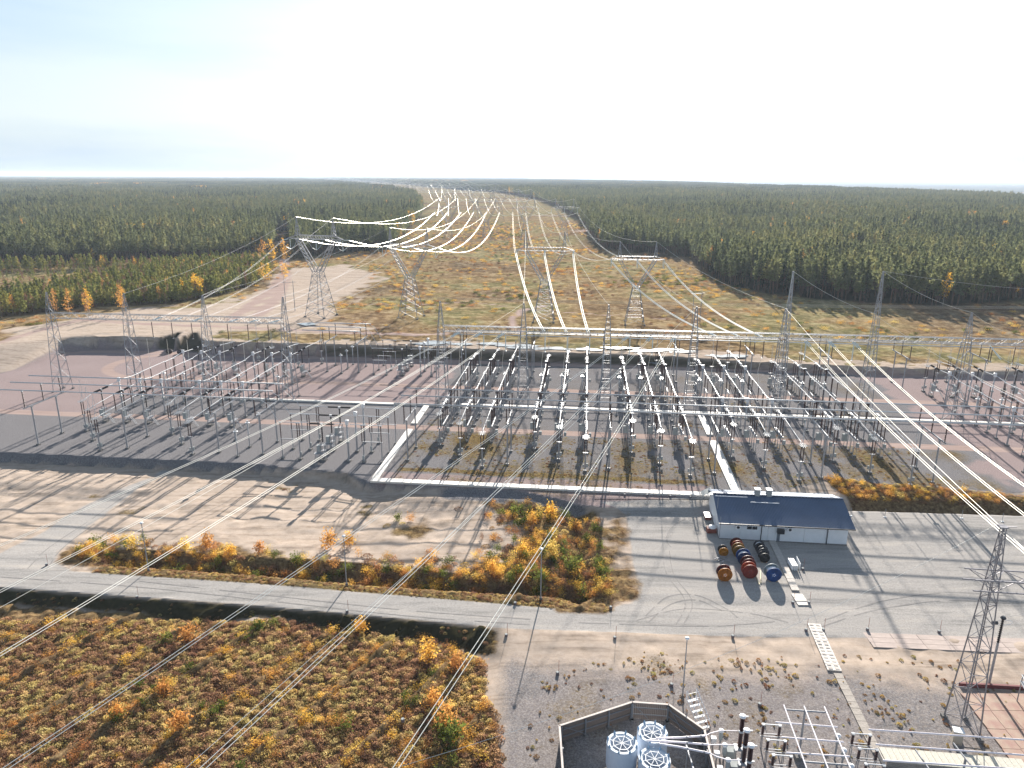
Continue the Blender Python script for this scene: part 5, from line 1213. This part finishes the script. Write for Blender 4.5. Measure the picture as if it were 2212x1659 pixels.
def scatter(name,P,S_,Rz,I,col,kind='stuff',label=None,cat=None,cf=1.0):
    P=np.asarray(P,np.float32); n=len(P)
    m=bpy.data.meshes.new(name); m.vertices.add(n); m.vertices.foreach_set('co',P.ravel())
    for nm,tp,arr,key in (('scl','FLOAT_VECTOR',np.asarray(S_,np.float32).reshape(n,-1),'vector'),('rot','FLOAT_VECTOR',np.stack([RS.randn(n)*.03*cf,RS.randn(n)*.03*cf,Rz],-1).astype(np.float32),'vector'),('pick','INT',np.asarray(I,np.int32),'value')):
        if nm=='scl' and arr.shape[1]==1: arr=np.repeat(arr,3,1)
        a=m.attributes.new(nm,tp,'POINT'); a.data.foreach_set(key,arr.ravel())
    o=bpy.data.objects.new(name,m); COL.objects.link(o)
    ng=bpy.data.node_groups.new(name,'GeometryNodeTree'); ng.interface.new_socket('Geometry',in_out='INPUT',socket_type='NodeSocketGeometry'); ng.interface.new_socket('Geometry',in_out='OUTPUT',socket_type='NodeSocketGeometry')
    N=ng.nodes; gi=N.new('NodeGroupInput'); go=N.new('NodeGroupOutput'); ip=N.new('GeometryNodeInstanceOnPoints'); ci=N.new('GeometryNodeCollectionInfo'); mp_=N.new('GeometryNodeMeshToPoints')
    ci.inputs['Collection'].default_value=col; ci.inputs['Separate Children'].default_value=True; ci.inputs['Reset Children'].default_value=True
    ip.inputs['Pick Instance'].default_value=True
    def at_(nm,tp):
        q=N.new('GeometryNodeInputNamedAttribute'); q.data_type=tp; q.inputs['Name'].default_value=nm; return [s for s in q.outputs if s.enabled][0]
    l=ng.links.new; l(gi.outputs[0],mp_.inputs[0]); l(mp_.outputs[0],ip.inputs['Points']); l(ci.outputs[0],ip.inputs['Instance'])
    l(at_('pick','INT'),ip.inputs['Instance Index']); e2r=N.new('FunctionNodeEulerToRotation'); l(at_('rot','FLOAT_VECTOR'),e2r.inputs[0]); l(e2r.outputs[0],ip.inputs['Rotation']); l(at_('scl','FLOAT_VECTOR'),ip.inputs['Scale']); l(ip.outputs[0],go.inputs[0])
    md=o.modifiers.new('scatter','NODES'); md.node_group=ng; tag(o,label,cat,None,kind); return o
# ------------------------------------------------------------------ forests
FK=['pine0','pine1','pine2','pine3','spruce0','spruce1','birch0','birch1']
CF=protocol('forest_kind',[SPECIES[k]['joined'] for k in FK])
def infor(x,y): return inpoly(x,y,FOREST_L)|inpoly(x,y,FOREST_R)
def jitter(x0,x1,y0,y1,s):
    X,Y=np.meshgrid(np.arange(x0,x1,s),np.arange(y0,y1,s)); n=X.size
    return X.ravel()+(RS.rand(n)-.5)*s*1.1,Y.ravel()+(RS.rand(n)-.5)*s*1.1
x,y=jitter(-1500,1600,240,2100,4.3)
k=(np.abs(np.arctan2(x,y))<R_(39))&infor(x,y)&(y<2050)
r_=np.hypot(x,y); k&=(r_<700)|(RS.rand(len(x))<np.clip(700/np.maximum(r_,1)+.25,0,1)**1.1)
x=x[k];y=y[k]
for P,wd in LT: 
    kk=np.ones(len(x),bool); near=(y<900); kk[near]=sdist(x[near],y[near],P,False)>wd+3; x=x[kk];y=y[kk]
dn=vnoise(x,y,26,31)+.6*vnoise(x,y,9,32); kk=dn>-.42; x=x[kk];y=y[kk]
n=len(x); sp=vnoise(x,y,130,33)+.5*vnoise(x,y,40,34); q=RS.rand(n)
I=RS.randint(0,4,n); I=np.where(q<np.clip(.02+sp*.9,.02,.65),4+RS.randint(0,2,n),I)
bi=(vnoise(x,y,60,35)>.30)&(vnoise(x,y,21,36)>.12)&(RS.rand(n)<.55); I=np.where(bi|(RS.rand(n)<.006),6+RS.randint(0,2,n),I)
S_=.64+.50*RS.rand(n)+.34*vnoise(x,y,50,37)+.38*vnoise(x,y,150,38); S_=np.where(I>=6,S_*1.05,S_)
z=height(x,y); rz=RS.rand(n)*6.28; r_=np.hypot(x,y)
vis=np.abs(np.arctan2(x,y))<R_(35)
# visible edge trees come first: nearest trees in view become things of their own
order=np.argsort(np.where(vis,r_,1e9)); pi=[i for i in order if I[i]<6][:270]; bi_=[i for i in order if I[i]>=6][:40]
def tree_things(idx,x,y,z,S_,rz,keys,lab,cat,group,name):
    for i in idx:
        sp_=SPECIES[keys(i)]; e=empty(name,(x[i],y[i],z[i]-.1),rz[i]); e.scale=(S_[i],)*3
        for nm in ('trunk','crown'):
            o=bpy.data.objects.new(nm,sp_[nm]); COL.objects.link(o); o.parent=e
        tag(e,lab(i),cat,group)
tree_things(pi,x,y,z,S_,rz,lambda i:FK[I[i]],lambda i:('dark narrow spruce' if I[i]>=4 else 'dark green pine')+' at the near edge of the '+('left' if x[i]<0 else 'right')+' forest','tree','conifers along the forest edges','conifer_tree')
tree_things(bi_,x,y,z,S_,rz,lambda i:FK[I[i]],lambda i:'yellow autumn birch standing among the pines of the '+('left' if x[i]<0 else 'right')+' forest','tree','yellow birches in the forest','birch_tree')
mk=np.ones(n,bool); mk[pi]=False; mk[bi_]=False
scatter('forest',np.stack([x,y,z-.1],-1)[mk],S_[mk],rz[mk],I[mk],CF,label='dense pine forest with scattered yellow birches to the horizon',cat='forest')
# far forest: patches of small trees
def patch(seed,kind):
    rs=np.random.RandomState(seed); V=[];F=[];o=0
    for i in range(60):
        px,py=rs.rand(2)*36-18; h=14+5*rs.rand(); r=1.9+.7*rs.rand(); a=rs.rand()*6.28
        for j in range(3):
            zz=h*(.35+.2*j); rr=r*(1.25-.3*j); hh=h*(.62+.19*j)
            P=[(px+rr*math.cos(a+q*1.57+j),py+rr*math.sin(a+q*1.57+j),zz+rs.randn()*.5) for q in range(4)]+[(px+rs.randn()*.3,py+rs.randn()*.3,hh)]
            V+=P; F+=[(o,o+1,o+4),(o+1,o+2,o+4),(o+2,o+3,o+4),(o+3,o,o+4)]; o+=5
    return np.array(V),np.array(F)
CP=protocol('far_patch',[mk_mesh('far_patch_pine',patch(1,0),[PINE]),mk_mesh('far_patch_pines',patch(2,0),[PINE]),mk_mesh('far_patch_birch',patch(3,1),[BIR])])
x,y=jitter(-6500,7500,1000,9500,33); k=(np.abs(np.arctan2(x,y))<R_(38))&infor(x,y)&((y>2010)); x=x[k];y=y[k]
rr_=np.hypot(x,y); k=RS.rand(len(x))<np.clip(3800/rr_,.35,1); x=x[k];y=y[k]
n=len(x); I=RS.randint(0,2,n); I=np.where((vnoise(x,y,300,41)>.36)&(RS.rand(n)<.3)|(RS.rand(n)<.006),2,I)
scatter('far_forest',np.stack([x,y,height(x,y)],-1),.8+.4*RS.rand(n),RS.rand(n)*6.28,I,CP,label='far dark pine forest fading towards the horizon',cat='forest')
# young pines and bare shrubs at left
YK=['young0','young1','young2','bare0','bare1','birch0']
CY=protocol('young_kind',[SPECIES[k]['joined'] for k in YK])
x,y=jitter(-420,-60,200,480,2.6); k=inpoly(x,y,P_young)&(sdist(x,y,LT[3][0],False)>4.5)&(sdist(x,y,LT[2][0],False)>5); x=x[k];y=y[k]
cl=inpoly(x,y,P_clear); k=(~cl&(RS.rand(len(x))<.85))|(cl&(RS.rand(len(x))<.20)); x=x[k];y=y[k];cl=cl[k]; n=len(x)
I=RS.randint(0,3,n); I=np.where(RS.rand(n)<np.where(cl,.6,.22),3+RS.randint(0,2,n),I); I=np.where(RS.rand(n)<.015,5,I)
S_=np.where(cl,.35+.35*RS.rand(n),.65+.6*RS.rand(n)); S_=np.where(I==5,.6,S_); z=height(x,y); rz=RS.rand(n)*6.28
order=np.argsort(np.where(np.abs(np.arctan2(x,y))<R_(35.3),np.hypot(x,y),1e9))[:280]
tree_things(order,x,y,z,S_,rz,lambda i:YK[I[i]],lambda i:('young green pine' if I[i]<3 else 'bare reddish sapling' if I[i]<5 else 'yellow young birch')+' in the plantation left of the sandy clearing','tree','young trees left of the sandy clearing','young_tree')
mk=np.ones(n,bool); mk[order]=False
scatter('young_plantation',np.stack([x,y,z],-1)[mk],S_[mk],rz[mk],I[mk],CY,label='mixed young pines and bare saplings in the far plantation',cat='plantation')
# low scrub in the corridor
def bush_geo(seed,n,r,h,size,up=.4,flat=.2):
    rs=np.random.RandomState(seed); nb=6; pos=[]
    for i in range(nb):
        a=rs.rand()*6.28; c=np.array([r*.5*math.cos(a)*rs.rand(),r*.5*math.sin(a)*rs.rand(),h*(.25+.6*rs.rand())]); pos.append(c+rs.randn(n//nb,3)*np.array([r*.36,r*.36,h*.22]))
    pos=np.concatenate(pos); pos[:,2]=np.abs(pos[:,2]); return cards(pos,size*(.6+.8*rs.rand(len(pos))),rs,flat,up=up)
def hummock(seed,n,r,h,size):
    rs=np.random.RandomState(seed); a=rs.rand(n)*6.28; q=np.sqrt(rs.rand(n))*r; z=h*(1-(q/r)**2)*(.7+.5*rs.rand(n)); return cards(np.stack([q*np.cos(a),q*np.sin(a),z],-1),size*(.6+.8*rs.rand(n)),rs,.3,up=.5)
CB=protocol('scrub_kind',[mk_mesh('heather%d'%s,hummock(50+s,170,.75,.42,.15),[HEA]) for s in range(3)]+[mk_mesh('autumn%d'%s,bush_geo(60+s,300,.9,1.4,.13),[BUSH]) for s in range(3)]+[mk_mesh('green0',bush_geo(70,240,.9,1.5,.2),[GRN])]+[mk_mesh('twigs0',bush_geo(71,150,.7,1.1,.16,.8),[BARE])]+[mk_mesh('weed%d'%s,hummock(80+s,90,.42,.28,.13),[WEED]) for s in range(2)])
# corridor scrub
x,y=jitter(-330,420,262,900,3.3); k=(~infor(x,y))&(~inpoly(x,y,P_young)); x=x[k];y=y[k]
_,zb_,zc_=zones(x,y); k=(zb_[:,2]>.5)&(RS.rand(len(x))<np.clip(.32+vnoise(x,y,30,51)*.9,.03,1)*np.clip(700/np.hypot(x,y),0,1)); x=x[k];y=y[k]; n=len(x)
q=vnoise(x,y,45,52)+(RS.rand(n)-.5)*.7; I=np.where(q>.40,6,np.where(q>.0,3+RS.randint(0,3,n),np.where(q>-.2,7,8+RS.randint(0,2,n))))
scatter('corridor_scrub',np.stack([x,y,height(x,y)-.1],-1),np.stack([1.2+RS.rand(n)*1.6,1.2+RS.rand(n)*1.6,.35+RS.rand(n)*.6],-1),RS.rand(n)*6.28,I,CB,label='low orange and green scrub growing over the cleared corridor',cat='scrub')
# foreground heather field
def fill(name,x0,x1,y0,y1,s,test,label,cat,chooser,scl):
    x,y=jitter(x0,x1,y0,y1,s); k=test(x,y); x=x[k];y=y[k]; I=chooser(x,y); k=I>=0; x=x[k];y=y[k];I=I[k]; n=len(x)
    scatter(name,np.stack([x,y,height(x,y)-.05],-1),scl(x,y,I),RS.rand(n)*6.28,I,CB,label=label,cat=cat)
def ch_field(x,y):
    n=len(x); q=vnoise(x,y,7,61)+.5*vnoise(x,y,3,62)+(RS.rand(n)-.5)*.25; I=RS.randint(0,3,n)
    ca,sa=math.cos(R_(-38)),math.sin(R_(-38)); row=ridge_row(x,y)
    p=np.where(q>.48,.6,np.where(q>.25,.16,.02))+np.where(row<.085,.55,0)
    edge=np.clip(1-(R1(x)-4-y)/3.5,0,1)*np.clip((KN(x)-y)/1,0,1)*.12+np.clip((x+17)/12,0,1)*.28*(vnoise(x,y,4,63)>.0)
    big=RS.rand(n)<(p+edge)*.42; I=np.where(big,3+RS.randint(0,3,n),I); I=np.where(big&(RS.rand(n)<.15),6,I); I=np.where(RS.rand(n)<.03,7,I); I=np.where(RS.rand(n)<.05,8+RS.randint(0,2,n),I); return I
fill('heather_field',-75,2,34,90,.62,lambda x,y:inpoly(x,y,P_field)&(y<KN(x)+.6)&(np.abs(np.arctan2(x,y))<R_(42)),'brown heather and yellow dwarf birch covering the near field','heather',ch_field,
     lambda x,y,I:np.stack([.7+.6*RS.rand(len(x))]*2+[np.where(I<3,.7+.9*RS.rand(len(x)),.35+.55*RS.rand(len(x)))],-1))
def ch_scrub(x,y):
    n=len(x); sd=sdist(x,y,P_scrub); q=vnoise(x,y,7,71)+.6*vnoise(x,y,2.5,72); near=np.clip(1-(y-KL(x)-3.0)/9,0,1)
    dens=np.clip(-.12+.95*near+q*.55+.55*np.clip((x+9)/12,0,1),0,.95)*(RS.rand(n)*0+1); dens=np.where((y<KL(x)+2.2),.0,dens)
    I=np.where(RS.rand(n)<.35+.25*near,3+RS.randint(0,3,n),RS.randint(0,3,n)); I=np.where(RS.rand(n)<.12,6,I); I=np.where(RS.rand(n)<.12,7,I); return np.where(RS.rand(n)<dens,I,-1)
fill('scrub_patch',-72,16,92,130,.8,lambda x,y:inpoly(x,y,P_scrub),'yellow and orange bushes on the sandy patch above the road','scrub',ch_scrub,
     lambda x,y,I:np.stack([.7+.7*RS.rand(len(x))]*2+[.45+.75*RS.rand(len(x))],-1))
fill('verge_grass',-75,14,88,110,.45,lambda x,y:(y>R2(x)+.1)&(y<KL(x)+1.0)&(x>-66),'yellowish grass strip along the upper road edge','grass',lambda x,y:np.where(RS.rand(len(x))<.6,8+RS.randint(0,2,len(x)),RS.randint(0,3,len(x))),lambda x,y,I:np.stack([.35+.35*RS.rand(len(x))]*2+[.3+.4*RS.rand(len(x))],-1))
fill('ditch_bank_growth',-75,3,80,102,.6,lambda x,y:((y>KN(x)-.3)&(y<R1(x)-.7)&(x<-2)),'dark low growth on the bank below the road','growth',lambda x,y:np.where(RS.rand(len(x))<.3,RS.randint(0,3,len(x)),-1),lambda x,y,I:np.stack([.3+.3*RS.rand(len(x))]*2+[.2+.3*RS.rand(len(x))],-1))
fill('bank_bushes',45,110,108,150,.8,lambda x,y:inpoly(x,y,P_bank_r)&(y>YB(x)+3.2),'brown and yellow bushes on the bank right of the building','bushes',lambda x,y:np.where(RS.rand(len(x))<.22,3+RS.randint(0,3,len(x)),RS.randint(0,3,len(x))),lambda x,y,I:np.stack([.7+.6*RS.rand(len(x))]*2+[.35+.45*RS.rand(len(x))],-1))
fill('yard_weeds',-46,92,134,200,.95,lambda x,y:(zones(x,y)[2][:,0]>.34),'mossy yellow weeds between the switchgear rows','weeds',lambda x,y:np.where(RS.rand(len(x))<.6,8+RS.randint(0,2,len(x)),-1),lambda x,y,I:np.stack([.5+.9*RS.rand(len(x))]*2+[.15+.4*RS.rand(len(x))],-1))
def ch_w(x,y):
    q=vnoise(x,y,5,81)+.7*vnoise(x,y,2,82); return np.where((q>.30)&(RS.rand(len(x))<.5)|(RS.rand(len(x))<.07),8+RS.randint(0,2,len(x)),-1)
fill('gravel_weeds',0,72,52,84,.62,lambda x,y:inpoly(x,y,P_weeds)&~inpoly(x,y,np.array(FP)),'red and yellow weeds in the near gravel','weeds',ch_w,lambda x,y,I:np.stack([.35+.75*RS.rand(len(x))**2]*2+[.4+.8*RS.rand(len(x))],-1))
# individual larger bushes
BM=[mk_mesh('foliage%d'%s,bush_geo(90+s,420,1.0,1.9,.22),[BUSH]) for s in range(3)]+[mk_mesh('foliage_g',bush_geo(95,420,1.0,2.0,.22),[GRN])]
STM=mk_mesh('stems',trunk_geo(1.5,.05),[BARK])
def bush_thing(px,py,s,kind,label):
    x,y,z=ground(px,py); e=empty('autumn_bush' if kind<3 else 'green_bush',(x,y,z-.05),random.random()*6); e.scale=(s,s,s)
    for nm,me in (('foliage',BM[kind]),('stem',STM)): o=bpy.data.objects.new(nm,me); COL.objects.link(o); o.parent=e
    tag(e,label,'bush','larger bushes')
for i,(px,py,s,k_,lb) in enumerate([(715,1185,1.5,0,'large yellow bush above the middle of the roadside ditch'),(755,1178,1.2,1,'golden bush beside the largest one above the ditch'),(640,1215,1.1,3,'yellow-green bush left of the golden bushes above the ditch'),(560,1195,1.1,2,'orange bush on the sand edge left of the ditch lamp'),(445,1185,1.3,0,'yellow bush on the sand edge, second from the left'),(400,1190,1.2,1,'orange-yellow bush above the ditch near the left lamp'),(500,1200,1.0,2,'small golden bush on the ditch bank left of centre'),(285,1185,1.1,0,'yellow bush at the left end of the ditch'),
   (1190,1118,1.5,1,'big yellow bush at the top edge of the scrub patch'),(1150,1130,1.1,0,'yellow bush left of the big one at the top of the scrub'),(1245,1150,1.1,2,'yellow bush by the small ditch right of the scrub'),(1235,1240,1.7,3,'tall pale green bush near the scrub corner'),(1130,1200,1.2,1,'orange bush in the middle of the scrub patch'),(1060,1240,1.2,2,'orange bush low in the scrub patch above the ditch'),(1190,1200,1.3,0,'golden bush right of the scrub centre'),(860,1125,.8,3,'small green bush alone on the sand'),
   (410,1385,1.3,0,'bright yellow bush in the upper heather field'),(355,1500,1.1,1,'yellow bush on the ridge of the heather field'),(255,1550,1.1,1,'golden bush on the lower ridge of the heather field'),(390,1585,1.4,2,'orange bush low in the heather field'),(930,1430,1.4,0,'yellow bush group leader at the top right of the heather field'),(985,1450,1.3,1,'tall yellow bush by the curved ditch end'),(940,1530,1.3,2,'orange-yellow bush right of the heather centre'),(975,1610,1.8,3,'large yellow-green bush near the bottom of the field'),(780,1365,1.1,1,'orange bush just below the culvert ditch'),(560,1365,1.0,3,'pale green sapling by the ditch gap'),(960,1570,1.4,0,'golden bush above the large yellow-green one')]):
    bush_thing(px,py,s,k_,lb)
# dark boulders on the red gravel
for i,(px,py) in enumerate([(366,763),(390,764)]):
    x,y,z=ground(px,py); rs=np.random.RandomState(i); m=MB().lathe([(.3,0),(1.0,.3),(1.1,.9),(.6,1.5),(.2,1.7)],(0,0,0),9); m.v=[(a+rs.randn()*.12,b+rs.randn()*.12,c) for a,b,c in m.v]; o=m.build('boulder',mat('dark_rock',(.06,.045,.045),.9)); o.location=(x,y,z-.1); tag(o,f'{("left","right")[i]} of two dark boulders on the red gravel by the back bank','boulder','dark boulders')
# ponds glinting behind the platform
WATER=mat('still_water',(.25,.27,.28),.12,0,.1,1,spec=1)
for i,P in enumerate([[(640,700),(670,698),(690,702),(660,705)],[(1405,786),(1440,792),(1438,795),(1400,790)]][:4]):
    V=[]
    for a,b in P: x,y,z=ground(a,b); V.append((x,y,z))
    zm=min(v[2] for v in V); m=MB(); zm=sum(v[2] for v in V)/len(V)+.3; m.v=[(a,b,zm) for a,b,c in V]; m.f=[tuple(range(len(V)))]; o=m.build('pool_of_water',WATER); tag(o,kind='structure')
rs=np.random.RandomState(5)
for i in range(26):
    cx=-30+i*4.1+rs.randn()*2; cy=float(YG(cx))+3.5+rs.rand()*6; a_=2.2+rs.rand()*4.5; b_=.8+rs.rand()*1.3; m=MB(); zt=max(gz(cx,cy),gz(cx+a_,cy),gz(cx-a_,cy))+.22
    m.v=[(cx+a_*(1+.35*rs.randn()*.6)*math.cos(t_),cy+b_*(1+.35*rs.randn()*.6)*math.sin(t_),zt) for t_ in np.linspace(0,6.1,14)]; m.f=[tuple(range(14))]; tag(m.build('puddle',WATER),kind='structure')
# birches picked out in the picture
for i,(px,py,n_) in enumerate([(60,500,3),(300,510,4),(357,508,4),(428,472,2),(493,502,2),(748,511,1),(648,452,5),(278,512,2),(438,600,3),(420,604,2),(160,640,3),(250,636,3),(1750,486,2),(1803,500,3),(1850,530,3),(1967,492,1),(1690,460,5),(1725,461,5),(1760,462,4),(1783,460,3),(1960,500,2),(1870,470,2),(2180,500,3),(2100,480,2),(1480,430,4),(1560,440,3),(2050,425,4),(595,575,4),(600,545,3),(80,420,4)]):
    bx,by=spot(px,py,12)
    for j in range(n_):
        x_=bx+(j-n_/2)*4.5+rs.randn()*2; y_=by+rs.randn()*5; e=empty('birch_tree',(x_,y_,gz(x_,y_)),rs.rand()*6); s_=(.95+.35*rs.rand())*(.7 if by<420 else 1.15); e.scale=(s_,)*3
        for nm in ('trunk','crown'): o=bpy.data.objects.new(nm,SPECIES['birch%d'%(j%2)][nm]); COL.objects.link(o); o.parent=e
        tag(e,'yellow autumn birch standing among the pines of the '+('left' if px<1000 else 'right')+' forest','tree','yellow birches in the forest')
# tyre marks on the yard and road
TYRE=mat('dark_tyre_mark',(.23,.215,.205),.9,0,.25,2)
def ribbon(pts,w_):
    P=[]
    for a,b in pts: x,y,z=ground(a,b); P.append(Vector((x,y,0)))
    Q=[]
    for i in range(len(P)-1):
        for k in range(8):
            t=k/8; p0=P[max(i-1,0)];p1=P[i];p2=P[i+1];p3=P[min(i+2,len(P)-1)]
            Q.append(.5*((2*p1)+(p2-p0)*t+(2*p0-5*p1+4*p2-p3)*t*t+(3*p1-p0-3*p2+p3)*t**3))
    m=MB()
    for i in range(len(Q)-1):
        d=(Q[i+1]-Q[i]).normalized(); n=Vector((d.y,-d.x,0))*w_*(.6+.8*abs(math.sin(i*.7)))
        for s in (-1,1): q=Q[i]+n*s; m.v.append((q.x,q.y,gz(q.x,q.y)+.02))
        if i and (i%11)!=5: b=len(m.v)-4; m.f.append((b,b+1,b+3,b+2))
    tag(m.build('tyre_mark',TYRE),kind='structure')
for pts in ([(1395,1330),(1440,1290),(1500,1285),(1560,1310),(1600,1340)],[(1400,1345),(1450,1305),(1510,1297),(1570,1325)],[(1460,1350),(1480,1300),(1440,1240),(1430,1190)],[(1475,1352),(1495,1300),(1455,1240),(1445,1180)],[(1375,1340),(1480,1315),(1620,1325),(1720,1350)],[(1250,1345),(1400,1350),(1550,1352),(1700,1340)],[(1780,1340),(1900,1300),(2050,1280),(2212,1290)],[(1770,1355),(1900,1316),(2050,1297),(2212,1306)],[(1480,1120),(1450,1140),(1440,1165),(1452,1185)],[(300,1255),(600,1288),(900,1320),(1200,1342)],[(0,1246),(300,1268),(600,1300),(900,1332),(1200,1354)],[(100,1232),(140,1180),(220,1120),(300,1060)],[(60,1228),(110,1180),(200,1120),(285,1060)]): ribbon(pts,.09)
# ------------------------------------------------------------------ air
hz=bpy.data.materials.new('haze'); hz.use_nodes=True; n=hz.node_tree.nodes; n.clear(); o_=n.new('ShaderNodeOutputMaterial'); pv=n.new('ShaderNodeVolumePrincipled'); pv.inputs['Color'].default_value=(.72,.84,1,1); pv.inputs['Density'].default_value=HAZE; pv.inputs['Anisotropy'].default_value=.1
hz.node_tree.links.new(pv.outputs[0],o_.inputs['Volume'])
o=MB().box((0,38000,-130+.5*(130+78)),(150000,92000,130+78)).build('haze',hz); tag(o,kind='stuff')
